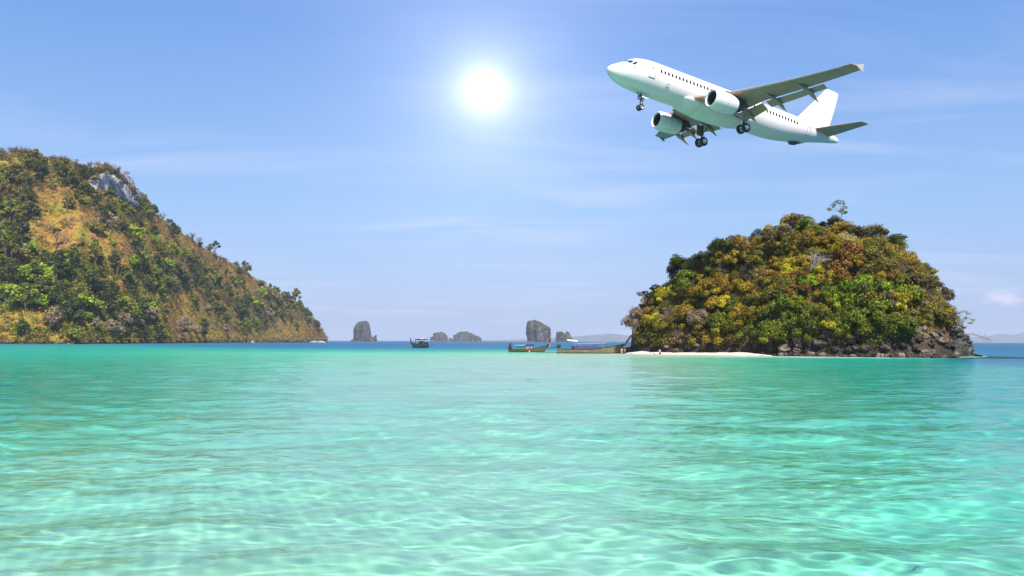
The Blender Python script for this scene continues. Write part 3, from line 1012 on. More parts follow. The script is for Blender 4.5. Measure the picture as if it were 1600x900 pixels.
M = Mat('pale_cliff', rough=0.9, spec=0.1)
c = M.co()
st = M.noise(M.mapping(c, (0.16, 0.16, 0.05)), 1.0, 6, 0.62, 0.6)
gn = M.n.new('ShaderNodeNewGeometry'); sx = M.n.new('ShaderNodeSeparateXYZ'); M.l.new(gn.outputs['Normal'], sx.inputs[0])
M.set('Base Color', M.mix(M.ramp(sx.outputs[2], [(0.35, 0.0), (0.6, 1.0)]), M.ramp(st, [(0.32, (0.06, 0.055, 0.055)), (0.44, (0.28, 0.26, 0.26)), (0.56, (0.56, 0.54, 0.54)), (0.72, (0.72, 0.68, 0.63))]), (0.075, 0.058, 0.03)))
M.bump(st, 0.8, 2.0)
cliff = empty('limestone_cliff', tuple(at(182, 296, 676)))
tag(cliff, 'pale grey limestone cliff below the rounded summit of the left headland', 'cliff')
for k, (u, v, hw, hh, sd0) in enumerate([(157, 300, 12, 20, 1), (174, 296, 12, 26, 2), (190, 297, 12, 25, 3), (202, 306, 9, 15, 4)]):
    d0 = interp(rd_u, rd_d, u) - 27 + 2 * k
    p = at(u, v, d0)
    me = rock_blob(300 + k, 4, 0.30, 1.6, 1.0, 0.45)
    V = np.array([q.co[:] for q in me.vertices])
    px = d0 / FOC
    V = V * np.array([hw * px, 16, hh * px])
    me.vertices.foreach_set('co', V.astype(np.float32).ravel()); me.update()
    me.materials.append(M.m)
    b = link('buttress', me, None, cliff, tuple(p - cliff.location))
rgc = np.random.default_rng(77)
pts, kinds, rads = [], [], []
for k in range(130):
    u = rgc.uniform(140, 224); t = rgc.random()
    vtop = interp([140, 160, 185, 200, 212, 224], [268, 262, 270, 287, 302, 316], u)
    if rgc.random() < 0.75: v = vtop + rgc.uniform(-3, 7)
    else: v = interp([140, 180, 224], [322, 327, 338], u) + rgc.uniform(-4, 8)
    d0 = interp(rd_u, rd_d, u) - 41 - rgc.random() * 4
    pts.append(tuple(at(u, v, d0))); kinds.append(['brown', 'olive', 'brown', 'dark', 'olive'][rgc.integers(5)]); rads.append(rgc.uniform(1.4, 2.8))
scrub_mass('scrub', pts, kinds, rads, 62, 0.9, 6, 'brown scrub capping the pale cliff and growing at its foot')

# ------------------------------------------------------------------ the islet on the right
CX, CY = 54.5, 156.0
HWX, HWY = 30.0, 26.0
sil_u = [980, 990, 1003, 1020, 1040, 1060, 1090, 1125, 1165, 1190, 1225, 1260, 1300, 1335, 1370, 1400, 1425, 1445, 1460, 1475, 1490, 1503, 1512]
sil_v = [546, 528, 508, 482, 456, 436, 416, 396, 384, 374, 362, 356, 356, 366, 384, 400, 420, 444, 466, 490, 512, 536, 548]
sil_x = [at(u, 534, CY).x for u in sil_u]
sil_z = [max(at(u, v, CY - 5).z, 0) for u, v in zip(sil_u, sil_v)]
gx = np.linspace(CX - 33, CX + 33, 150); gy = np.linspace(CY - 28, CY + 38, 150)
GX, GY = np.meshgrid(gx, gy, indexing='ij')


FS_X = [25.2, 27, 30, 36, 46, 55, 62, 68, 72.5, 76, 80, 83.2]
FS_Y = [163, 159, 155.5, 151.5, 144.5, 137.0, 132.0, 130.8, 132.5, 138, 145.5, 153]          # front waterline
RY_X = [25.2, 36, 55, 70, 83.2]; RY_Y = [168, 164, 158, 156, 156]                     # line of the ridge


def shore_y(x): return np.interp(x, FS_X, FS_Y)


def islet_z(x, y):
    H = interp(sil_x, sil_z, x)
    ry, sy = np.interp(x, RY_X, RY_Y), shore_y(x)
    dq = np.where(y < ry, (ry - y) / np.maximum(ry - sy, 0.5), (y - ry) / np.maximum(0.9 * (ry - sy), 0.5))
    dq = np.where((x < 25.3) | (x > 83.1), 2.0, dq)
    s = np.clip(1 - dq ** 1.9, 0, 1)
    z = H * s ** 0.80
    P = np.stack([x, y, 0 * x], 1)
    z = z + np.clip(z / 4, 0, 1) * (1.5 * vnoise(P, 1 / 9, 41, 3) + 0.5 * vnoise(P, 1 / 3, 42, 2))
    return np.where(dq >= 1, -1.5, z + 0.25)


ZI = islet_z(GX.ravel(), GY.ravel())
idg = np.arange(GX.size).reshape(GX.shape)
Fi = np.stack([idg[:-1, :-1], idg[1:, :-1], idg[1:, 1:], idg[:-1, 1:]], -1).reshape(-1, 4)
M = Mat('islet_soil_and_litter', rough=0.95, spec=0.05)
c = M.co()
n2 = M.noise(c, 0.55, 6, 0.7)
g = M.ramp(n2, [(0.3, (0.045, 0.030, 0.016)), (0.55, (0.15, 0.09, 0.035)), (0.8, (0.28, 0.17, 0.07))])
gp = M.n.new('ShaderNodeNewGeometry'); spz = M.n.new('ShaderNodeSeparateXYZ'); M.l.new(gp.outputs['Position'], spz.inputs[0])
wet = M.ramp(M.math('ADD', M.math('MULTIPLY', spz.outputs[2], 0.2), M.math('MULTIPLY', M.math('SUBTRACT', n2, 0.5), 0.7)), [(0.40, 1.0), (0.75, 0.0)])
g = M.mix(wet, g, M.ramp(n2, [(0.35, (0.02, 0.017, 0.015)), (0.7, (0.085, 0.068, 0.055))]))
M.set('Base Color', g)
M.bump(n2, 0.9, 0.5)
islet = link('islet', mesh_np('islet', np.stack([GX.ravel(), GY.ravel(), ZI], 1), Fi), M.m)
tag(islet, kind='structure')

# beach: a low tongue of white sand
M = Mat('white_beach_sand', rough=0.95, spec=0.1)
c = M.co()
n1 = M.noise(c, 0.5, 5, 0.6)
sandc = M.ramp(n1, [(0.3, (0.52, 0.45, 0.35)), (0.5, (0.62, 0.55, 0.45)), (0.75, (0.70, 0.64, 0.54))])
geo = M.n.new('ShaderNodeNewGeometry'); sp_ = M.n.new('ShaderNodeSeparateXYZ'); M.l.new(geo.outputs['Position'], sp_.inputs[0])
wetc = M.ramp(M.math('MULTIPLY', sp_.outputs[2], 4.0), [(0.05, (0.62, 0.60, 0.58)), (0.45, (1, 1, 1))])
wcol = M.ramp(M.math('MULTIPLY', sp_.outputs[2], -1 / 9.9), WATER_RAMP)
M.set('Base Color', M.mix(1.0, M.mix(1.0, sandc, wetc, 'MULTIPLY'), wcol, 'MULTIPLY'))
M.bump(M.noise(c, 3.0, 3), 0.35, 0.05)
axis = [(22.5, 164.5), (24.0, 160.0), (26.5, 155.5), (31.0, 150.5), (36.5, 146.2), (41.5, 143.0), (45.5, 140.6)]     # waterline
wid = [0.6, 2.6, 6.0, 8.5, 7.0, 4.0, 0.6]
ts = np.linspace(0, len(axis) - 1, 90)
ax = np.interp(ts, range(len(axis)), [a[0] for a in axis]); ay = np.interp(ts, range(len(axis)), [a[1] for a in axis]); aw = np.interp(ts, range(len(axis)), wid)
for _ in range(6):
    ax[1:-1] = (ax[:-2] + ax[1:-1] + ax[2:]) / 3; ay[1:-1] = (ay[:-2] + ay[1:-1] + ay[2:]) / 3
Vb = []
for i in range(90):
    for t in np.linspace(-1, 1, 24):
        off = (t * aw[i] if t > 0 else t * 9.0) + 0.35 * math.sin(i * 0.7) * (t < 0.2)
        z = 0.55 * (1 - (1 - max(t, 0)) ** 2) * min(1, aw[i] / 4) if t > 0 else 2.4 * t
        Vb.append((ax[i] + 0.25 * off, ay[i] + 0.95 * off, z + 0.02))
idb = np.arange(90 * 24).reshape(90, 24)
Fb = np.stack([idb[:-1, :-1], idb[1:, :-1], idb[1:, 1:], idb[:-1, 1:]], -1).reshape(-1, 4)
beach = link('beach', mesh_np('beach', np.array(Vb), Fb), M.m)
tag(beach, kind='structure')
beach.cycles.is_caustics_receiver = True


def beach_z(x, y):
    V = np.array(Vb); k = np.argmin((V[:, 0] - x) ** 2 + (V[:, 1] - y) ** 2)
    return V[k, 2]


# boulders along the foot of the islet
M = Mat('shore_rock', rough=0.85, spec=0.25)
c = M.co()
n1 = M.noise(c, 1.3, 6, 0.65); rr_ = M.rand()
b0 = M.ramp(n1, [(0.30, (0.014, 0.011, 0.010)), (0.52, (0.052, 0.041, 0.033)), (0.70, (0.16, 0.125, 0.10))])
b1 = M.ramp(n1, [(0.30, (0.05, 0.038, 0.03)), (0.5, (0.20, 0.145, 0.11)), (0.72, (0.40, 0.32, 0.26))])
M.set('Base Color', M.mix(M.ramp(rr_, [(0.62, 0.0), (0.90, 1.0)]), b0, b1))
M.bump(M.noise(c, 3.0, 6, 0.7), 0.9, 0.25)
ROCK = M.m
BR = [rock_blob(500 + i, 3, 0.62, 1.9, [0.62, 0.75, 0.55, 0.8, 0.7, 0.6, 0.9, 0.5][i], 0.35) for i in range(8)]
for me in BR:
    me.materials.append(ROCK)
rb = np.random.default_rng(8)


n_b = 0
for row, (off, n, smin, smax, zoff) in enumerate([(-0.5, 110, 0.22, 0.75, -0.05), (0.5, 100, 0.3, 0.95, 0.45), (1.5, 70, 0.35, 1.0, 1.3)]):
    for i in range(n):
        u = 1010 + (1512 - 1010) * (i + rb.uniform(-0.4, 0.4)) / n
        y = 140.0
        for _ in range(12):
            x = (u - 800) / FOC * y; y = float(shore_y(x))
        if u < 1205 and row == 0: continue
        s = rb.uniform(smin, smax) * (0.7 if u < 1150 else 1.0)
        yy = y + off + rb.normal() * 0.5
        zz = max(float(islet_z(np.array([x]), np.array([yy]))[0]), 0.0) + (0.1 * s if row else 0)
        o = bpy.data.objects.new('boulder', BR[rb.integers(8)]); col.objects.link(o)
        o.location = (x, yy, zz if row else rb.uniform(-0.1, 0.25))
        o.rotation_euler = (rb.normal() * 0.35, rb.normal() * 0.35, rb.uniform(0, 6.28))
        o.scale = (s * rb.uniform(0.8, 1.3), s * rb.uniform(0.8, 1.2), s * rb.uniform(0.8, 1.15))
        where = 'above the white beach' if u < 1205 else ('in the middle of the rocky shore' if u < 1360 else 'at the foot of the layered crag')
        size = 'large ' if s > 0.95 else ('small ' if s < 0.6 else '')
        tier = ['at the waterline', 'just above the waterline', 'under the bushes'][row]
        lab = f'{size}dark shore boulder {tier} {where}'
        tag(o, lab, 'boulder', lab.replace('boulder', 'boulders'))
        n_b += 1

# layered crag at the right-hand end
crag = empty('rock_crag', (at(1440, 555, 140).x, 141.0, 0.0))
tag(crag, 'dark layered rock crag at the right end of the islet', 'rock')
M = Mat('layered_limestone', rough=0.85, spec=0.2)
c = M.co()
n1 = M.noise(M.mapping(c, (0.7, 0.7, 2.6)), 1.0, 6, 0.65)
M.set('Base Color', M.ramp(n1, [(0.34, (0.020, 0.018, 0.017)), (0.52, (0.085, 0.074, 0.066)), (0.68, (0.26, 0.23, 0.205)), (0.8, (0.40, 0.35, 0.31))]))
M.bump(M.noise(M.mapping(c, (1, 1, 4)), 1.5, 6, 0.7), 1.0, 0.3)
CRAG = M.m
rk = np.random.default_rng(12)


def strata(seed, sub=5):
    """blocky mass with undercut, stepped beds"""
    me = rock_blob(seed, sub, 0.30, 1.3, 1.0, 0.5)
    V = np.array([q.co[:] for q in me.vertices])
    zz = V[:, 2] * 6.0 + 1.2 * vnoise(V, 1.1, seed + 3, 2)
    saw = (zz - np.floor(zz)); bed = np.floor(zz)
    hsh = np.sin(bed * 12.9898 + seed) * 43758.5; hsh = hsh - np.floor(hsh)
    k = 1 + 0.13 * (saw - 0.5) + 0.16 * (hsh - 0.5) + 0.10 * vnoise(V * np.array([1, 1, 3]), 3.0, seed + 7, 3)
    V[:, :2] *= k[:, None]
    me.vertices.foreach_set('co', V.astype(np.float32).ravel()); me.update()
    me.materials.append(CRAG)
    return me


LED = [rock_blob(600 + i, 3, 0.55, 2.2, 1.0, 0.62) for i in range(6)]
for me in LED: me.materials.append(CRAG)
for k, (u, d0, w, th, zc, hh) in enumerate([(1452, 141.0, 4.6, 4.2, 1.6, 4.2), (1428, 144.0, 4.4, 3.6, 4.4, 3.4), (1478, 143.0, 2.8, 3.6, 1.3, 2.9), (1400, 139.8, 3.2, 3.0, 0.8, 2.2), (1492, 145.0, 1.8, 2.6, 0.6, 1.6)]):
    p = at(u, 534, d0)
    o = link('buttress', strata(640 + k), None, crag, Vector((p.x, p.y, zc)) - crag.location)
    o.scale = (w, th, hh); o.rotation_euler = (0.05 * k, 0.10 - 0.03 * k, 0.4 * k)
for i in range(46):
    u = rk.uniform(1385, 1500); z = rk.uniform(0.2, 6.5) * (1 - 0.4 * max(0, (u - 1450) / 50))
    p = at(u, 534, 138.2 + 0.45 * z + rk.uniform(-0.4, 0.6) + max(0, (u - 1470) / 10))
    o = bpy.data.objects.new('ledge', LED[rk.integers(6)]); col.objects.link(o); o.parent = crag
    o.location = Vector((p.x, p.y, z)) - crag.location
    o.rotation_euler = (rk.normal() * 0.10, rk.normal() * 0.12 + 0.10, rk.uniform(-0.6, 0.6))
    o.scale = (rk.uniform(0.5, 1.3), rk.uniform(0.6, 1.2), rk.uniform(0.14, 0.34))
# flat reef toe to the right of the crag
o = link('reef_rock', LED[0].copy(), None, None, (at(1503, 553, 142).x, 142.5, 0.0)); o.scale = (3.2, 2.0, 0.75); o.rotation_euler = (0, R(10), 0.3)
tag(o, 'low flat rock tapering into the sea right of the crag', 'rock')

# ------------------------------------------------------------------ plants of the islet
IP = [broad_tree(200 + i, h=[3.6, 3.2, 4.0, 3.0, 3.8, 3.4, 4.4][i], r=[1.9, 2.1, 1.7, 1.8, 2.0, 1.6, 1.8][i], n=[11, 12, 10, 10, 13, 9, 11][i], per=200, leaf=0.25, flat=0.8, trunk=0.09, base=0.16) for i in range(7)]
IB = [bare_tree(220 + i, h=3.4, r=2.0, n=16, twigs=9, thick=0.05, mat=bark('twig_grey_%d' % i, (0.12, 0.09, 0.07), (0.30, 0.24, 0.19))) for i in range(2)]
ir = np.random.default_rng(31)
fx = ir.uniform(CX - 31, CX + 31, 80000); fy = ir.uniform(CY - 26, CY + 12, 80000)
fz = islet_z(fx, fy)
ok = (fz > 0.9) & (fy < np.interp(fx, RY_X, RY_Y) + 0.8)
fx, fy, fz = fx[ok], fy[ok], fz[ok]
FU, FV = project(np.stack([fx, fy, fz], 1))
KIND_MAP = [  # u, v, ru, rv, kind, weight
    (1180, 520, 70, 26, 'green', 1.5), (1290, 505, 80, 36, 'green', 2.6), (1370, 500, 50, 36, 'green', 2.2), (1330, 470, 40, 16, 'bright', 2.6), (1390, 468, 40, 14, 'bright', 2.6),
    (1120, 480, 60, 30, 'olive', 1.5), (1040, 510, 40, 30, 'olive', 1.4), (1060, 500, 22, 20, 'dry', 2.4), (1235, 425, 26, 12, 'yellow', 2.6), (1105, 460, 12, 12, 'yellow', 2.5),
    (1200, 470, 10, 12, 'yellow', 2.2), (1028, 500, 9, 14, 'yellow', 1.8), (1195, 490, 12, 12, 'yellow', 1.6), (1335, 385, 24, 12, 'yellow', 1.3), (1270, 400, 90, 30, 'ochre', 1.6), (1130, 440, 70, 40, 'ochre', 1.3),
    (1380, 420, 50, 26, 'olive', 1.6), (1310, 360, 60, 14, 'olive', 1.6), (1430, 440, 30, 40, 'brown', 2.0), (1450, 470, 24, 30, 'brown', 1.6), (1250, 350, 60, 10, 'brown', 1.0), (1075, 415, 30, 16, 'olive', 1.5),
    (1290, 440, 50, 16, 'rust', 1.4), (1130, 470, 26, 14, 'rust', 1.6), (1240, 440, 22, 16, 'rust', 2.0), (1475, 505, 18, 26, 'olive', 1.6), (1395, 395, 40, 12, 'olive', 1.2), (1010, 520, 22, 26, 'olive', 2.0)]


def kind_at(u, v):
    w = {'olive': 0.52, 'ochre': 0.34, 'rust': 0.10, 'brown': 0.13, 'yellow': 0.12, 'green': 0.17, 'dry': 0.07}
    for (x, y, ru, rv, k, s) in KIND_MAP:
        w[k] = w.get(k, 0) + s * math.exp(-((u - x) / ru) ** 2 - ((v - y) / rv) ** 2)
    ks = list(w); p = np.array([w[k] for k in ks]); p /= p.sum()
    return ks[ir.choice(len(ks), p=p)]


KW = {'olive': 'olive green', 'ochre': 'ochre-leaved', 'rust': 'rusty brown', 'brown': 'dark brown', 'yellow': 'bright yellow', 'green': 'mid green', 'bright': 'vivid light green', 'dry': 'dry greyish', 'dark': 'dark green'}


def islet_where(u, v):
    if v > 512: return 'low on the islet above the beach' if u < 1200 else ('low on the islet above the middle of the rocky shore' if u < 1370 else 'around the layered crag of the islet')
    if v < 400: return 'near the left brow of the islet' if u < 1180 else ('on the crown of the islet' if u < 1330 else 'near the right brow of the islet')
    if u < 1090: return 'on the left flank of the islet'
    if u > 1410: return 'on the steep right flank of the islet'
    return ('halfway up the islet, left of its middle' if u < 1230 else 'halfway up the islet, right of its middle')


tk = np.zeros((0, 2)); n_i = 0
for j in range(len(fx)):
    if n_i >= 296: break
    u, v = FU[j], FV[j]
    if len(tk) and np.min(((tk[:, 0] - u) / 16.0) ** 2 + ((tk[:, 1] - v) / 10.5) ** 2) < 1: continue
    if 1405 < u < 1450 and v > 512: continue
    if u >= 1450 and v > 526: continue
    if u < 1000: continue
    if v > 541: continue
    tk = np.vstack([tk, [u, v]])
    k = kind_at(u, v - 10)
    s = float(np.clip(ir.lognormal(-0.06, 0.26), 0.5, 1.55)) * (0.85 if v < 380 else 1.0) * (1.18 if k in ('green', 'bright') else 1.0)
    if k == 'dry' and ir.random() < 0.5:
        o = plant('leafless_bush', IB[ir.integers(2)], (fx[j], fy[j], fz[j] - 0.2), s, ir.uniform(0, 6.28))
        lab = 'leafless grey twiggy bush ' + islet_where(u, v)
    else:
        o = plant('bushy_tree', IP[ir.integers(7)], (fx[j], fy[j], fz[j] - 0.45), s, ir.uniform(0, 6.28), L[k], (0.25 + ir.normal() * 0.1, ir.normal() * 0.1))
        lab = ('large ' if s > 1.08 else ('small ' if s < 0.82 else '')) + KW[k] + ' bushy tree ' + islet_where(u, v)
    tag(o, lab, 'tree', lab.replace(' tree ', ' trees ').replace(' bush ', ' bushes '))
    n_i += 1
print('islet trees', n_i, 'boulders', n_b, 'headland', n_h)
# matted undergrowth
sel = ir.choice(len(fx), 4200, replace=False)
pts, kinds, rads = [], [], []
for j in sel:
    if 1400 < FU[j] < 1500 and FV[j] > 500: continue
    if FV[j] > 538 and ir.random() < 0.8: continue
    pts.append((fx[j], fy[j], fz[j] + 0.25)); kinds.append(kind_at(FU[j], FV[j])); rads.append(ir.uniform(0.5, 1.1))
scrub_mass('undergrowth', pts, kinds, rads, 50, 0.24, 9, 'matted low undergrowth between the bushes of the islet', 'undergrowth')


def top_at(u):
    """point on the islet's skyline at column u"""
    m = np.abs(FU - u) < 3
    k = np.where(m)[0][np.argmin(FV[m])]
    return Vector((fx[k], fy[k], fz[k]))


sk = np.random.default_rng(55)
def crown_tree(clumps, per, leaf, seed, trunk, trunk_h, tips=None):
    rg = np.random.default_rng(seed)
    C, N, S = crown_points(clumps, per, rg)
    return (limb_mesh('trunk', trunk, tips or [c_ for c_, _ in clumps], trunk_h, rg, BARK), leaf_mesh('crown', C, N, S, leaf, rg, None))


# sparse tree on the summit
sparse = crown_tree([((-0.9, 0, 3.1), (0.5, 0.5, .3)), ((-0.2, 0, 3.6), (0.55, 0.5, .3)), ((0.5, 0.1, 3.5), (0.5, 0.5, .35)), ((0.75, 0, 2.8), (0.45, 0.4, .3)), ((0.3, 0, 2.4), (0.4, 0.4, .3)), ((-1.5, 0, 2.5), (0.4, 0.4, .2)), ((0.9, 0, 2.0), (0.35, 0.3, .25))], 42, 0.26, 1, 0.07, 2.0)
p = top_at(1310); o = plant('sparse_tree', sparse, (p.x, p.y - 1.5, p.z + 0.9), 1.25, 0, L['green']); tag(o, 'spindly tree with a few leaf tufts standing on the summit of the islet', 'tree')
umb = crown_tree([((-0.9, 0, 2.0), (0.8, 0.8, .4)), ((0.1, 0.2, 2.25), (0.9, 0.8, .4)), ((1.0, 0, 1.9), (0.7, 0.7, .38)), ((0.5, 0, 1.6), (0.5, 0.5, .3))], 150, 0.24, 2, 0.1, 1.3)
rnd = crown_tree([((-0.5, 0, 1.5), (0.9, 0.9, .8)), ((0.6, 0.2, 1.6), (0.85, 0.8, .75)), ((0.1, 0, 2.1), (0.9, 0.8, .6)), ((1.1, 0, 1.2), (0.6, 0.6, .5)), ((-1.1, 0, 1.2), (0.6, 0.6, .5))], 200, 0.24, 3, 0.1, 1.0)
lean = crown_tree([((-1.6, 0, 1.9), (0.6, 0.6, .45)), ((-0.8, 0, 2.3), (0.9, 0.8, .6)), ((0.1, 0.2, 2.5), (0.9, 0.8, .65)), ((0.8, 0, 2.2), (0.8, 0.7, .6)), ((0.5, 0, 1.5), (0.8, 0.7, .6)), ((-1.2, 0, 1.5), (0.4, 0.4, .3))], 190, 0.24, 4, 0.12, 1.2)
for (u, proto, s, k, dz, lab) in [
        (1246, rnd, 1.25, 'redbrown', 0.4, 'dark red-brown round-crowned tree on the skyline left of the summit'),
        (1182, rnd, 0.85, 'dark', 0.5, 'small dark green round tree on the skyline, alone on the left brow'),
        (1140, rnd, 1.25, 'redbrown', 0.2, 'dark brownish tree on the skyline above the left flank'),
        (1118, rnd, 1.3, 'dark', 0.0, 'dark green tree beside the brownish one above the left flank'),
        (1062, lean, 1.15, 'green', 0.3, 'green spreading tree leaning out over the left flank of the islet'),
        (1084, rnd, 1.0, 'green', 0.2, 'round green tree right of the leaning tree on the left skyline'),
        (1407, umb, 1.0, 'dark', 0.7, 'flat umbrella-crowned tree on the right skyline of the islet'),
        (1212, umb, 0.7, 'olive', 0.3, 'wispy flat-topped small tree left of the red-brown one'),
        (1385, umb, 0.8, 'brown', 0.0, 'brown flat bush on the right brow, below the leafless tree'),
        (1005, umb, 1.05, 'dark', 0.8, 'dark flat-topped tree on the lower left skyline of the islet'),
        (1022, umb, 0.55, 'dark', 0.6, 'tiny dark tree on the left skyline of the islet'),
        (1447, umb, 0.6, 'green', 0.5, 'small green tree on the steep right skyline')]:
    p = top_at(u); o = plant('tree', proto, (p.x, p.y, p.z + dz), s, 0, L[k]); tag(o, lab, 'tree')
bareS = bare_tree(71, h=2.6, r=1.9, n=16, twigs=8, thick=0.05)
p = top_at(1362); o = plant('bare_tree', bareS, (p.x, p.y, p.z + 0.7), 1.0, 0.3); tag(o, 'leafless grey tree on the right brow of the islet', 'tree')


def at_slope(u, v):
    k = np.argmin((FU - u) ** 2 + (FV - v) ** 2)
    return Vector((fx[k], fy[k], fz[k]))


for (u, v, s, lab) in [(1262, 432, 1.25, 'white leafless dead tree in the middle of the islet'), (1312, 398, 1.1, 'pale dead branches high on the right of the islet\'s middle')]:
    p = at_slope(u, v); o = plant('dead_tree', bareS, (p.x, p.y - 1.6, p.z + 1.0), s, 1.0, None, (0.5, 0)); tag(o, lab, 'tree')
# overhanging tree at the right end, with a drooping dead branch
root = empty('overhanging_tree', tuple(at(1478, 520, 146)))
tag(root, 'half-dead tree reaching out over the sea at the right end of the islet', 'tree')
def P_(u, v, d=146):
    return at(u, v, d) - root.location
tm = MB(); cm = MB()
tm.tube([P_(1474, 540), P_(1482, 534), P_(1490, 529), P_(1498, 524), P_(1510, 523)], [0.22, 0.18, 0.13, 0.09, 0.07], 6)
tm.tube([P_(1482, 534), P_(1484, 515), P_(1492, 500), P_(1503, 492)], [0.14, 0.11, 0.08, 0.04], 6)
tm.tube([P_(1484, 515), P_(1478, 500), P_(1484, 488)], [0.10, 0.07, 0.04], 6)
tm.build('trunk', BARK, root)
cm.tube([P_(1510, 523), P_(1520, 521), P_(1530, 526), P_(1542, 530), P_(1552, 534)], [0.07, 0.07, 0.055, 0.035, 0.015], 5)
for k in range(70):
    t = sk.random(); a = Vector(P_(1496 + 50 * t, 522 + 9 * t * t + sk.normal(), 146 + sk.normal() * 0.4))
    b = a + Vector((sk.uniform(-0.2, 1.0), sk.normal() * 0.5, sk.uniform(-0.5, 0.9))) * sk.uniform(0.4, 1.0)
    cm.tube([a, a.lerp(b, 0.5) + Vector((0, 0, 0.05)), b], [0.024, 0.018, 0.01], 4)
for k in range(110):
    a = Vector(P_(sk.uniform(1472, 1502), sk.uniform(492, 536), 146 + sk.normal() * 0.8))
    b = a + Vector((sk.normal() + 0.4, sk.normal(), sk.normal() + 0.3)) * 0.75
    cm.tube([a, b], [0.026, 0.010], 4)
cm.build('dead_branch', bark('pinkish_twigs', (0.16, 0.10, 0.08), (0.34, 0.25, 0.20)), root)
cl = [(tuple(P_(u, v, 146 + sk.normal())), (r, r, r * 0.55)) for (u, v, r) in [(1497, 489, .6), (1506, 487, .5), (1513, 490, .45), (1510, 497, .5), (1520, 500, .4), (1516, 505, .4), (1502, 502, .5), (1493, 497, .6), (1507, 512, .35)]]
C, N, S = crown_points(cl, 46, sk); crown = link('crown', leaf_mesh('crown', C, N, S, 0.22, sk, L['green']), None, root)
cl = [(tuple(P_(u, v, 145 + sk.normal())), (r, r, r * 0.8)) for (u, v, r) in [(1486, 490, .9), (1492, 497, .8), (1482, 502, .9), (1488, 508, .7), (1478, 512, .8)]]
C, N, S = crown_points(cl, 130, sk); link('crown', leaf_mesh('crown', C, N, S, 0.22, sk, L['olive']), None, root)
# pale leafless bush at the left end
p = at(990, 512, 160); o = plant('leafless_bush', IB[0], (p.x, p.y, p.z - 1.2), 0.8, 2.5); tag(o, 'pale leafless bush hanging over the left end of the islet by the boats', 'bush')

# ------------------------------------------------------------------ long-tail boats
def wood(name, c0, c1, rough=0.6, wet=None):
    M = Mat(name, rough=rough, spec=0.3)
    c = M.co()
    n = M.noise(M.mapping(c, (0.5, 3, 6)), 2.0, 6, 0.65)
    base = M.ramp(n, [(0.3, c0), (0.72, c1)])
    sp_ = M.n.new('ShaderNodeSeparateXYZ'); M.l.new(c, sp_.inputs[0])
    if wet:
        k = M.ramp(M.math('ADD', M.math('MULTIPLY', sp_.outputs[2], 2.0), M.math('MULTIPLY', M.math('SUBTRACT', n, 0.5), 0.5)), [(0.2, 1.0), (0.42, 0.0)])
        base = M.mix(k, base, wet)
    M.set('Base Color', base)
    M.bump(n, 0.4, 0.03)
    return M.m


def paint(name, c, rough=0.45, var=0.2, metal=0.0):
    M = Mat(name, rough=rough, metal=metal)
    n = M.noise(M.co(), 2.5, 5, 0.6)
    M.set('Base Color', M.ramp(n, [(0.3, tuple(x * (1 - var) for x in c)), (0.7, c)]))
    return M.m


HULL_OLIVE = wood('weathered_olive_planks', (0.10, 0.085, 0.045), (0.27, 0.225, 0.12), wet=(0.022, 0.02, 0.015))
HULL_BROWN = wood('weathered_brown_planks', (0.06, 0.042, 0.025), (0.19, 0.14, 0.08), wet=(0.018, 0.015, 0.012))
HULL_GREEN = wood('dark_green_planks', (0.012, 0.028, 0.02), (0.05, 0.075, 0.05), wet=(0.01, 0.012, 0.01))
HULL_RED = wood('reddish_planks', (0.10, 0.045, 0.025), (0.24, 0.12, 0.06), wet=(0.02, 0.014, 0.012))
INNER = wood('boat_inside_wood', (0.10, 0.07, 0.04), (0.26, 0.19, 0.11))
DARKW = wood('dark_stem_wood', (0.02, 0.014, 0.01), (0.07, 0.045, 0.03))
TANW = wood('pale_stem_wood', (0.22, 0.13, 0.07), (0.40, 0.26, 0.15))
BLACKM = paint('black_engine_metal', (0.02, 0.02, 0.022), 0.5)
STEEL = paint('worn_steel', (0.25, 0.25, 0.26), 0.35, 0.3, 0.9)
WHITEP = paint('white_boat_paint', (0.75, 0.75, 0.74), 0.35, 0.08)
TEAL = paint('teal_awning', (0.025, 0.20, 0.19), 0.6)
TEAL_PALE = paint('pale_teal_awning', (0.16, 0.38, 0.37), 0.6)
PURPLE = paint('purple_cloth', (0.12, 0.06, 0.16), 0.8, 0.5)
PINK = paint('faded_pink_awning', (0.42, 0.27, 0.30), 0.7, 0.4)
ORANGE = paint('orange_life_jacket', (0.75, 0.16, 0.02), 0.7)
RIBBON_R = paint('red_pink_ribbon', (0.65, 0.09, 0.10), 0.7)
RIBBON_P = paint('salmon_ribbon', (0.70, 0.24, 0.16), 0.7)
BLACKC = paint('black_tarpaulin', (0.015, 0.015, 0.022), 0.7)
GLASS = Mat('dark_boat_glass', (0.02, 0.03, 0.04), 0.1).m


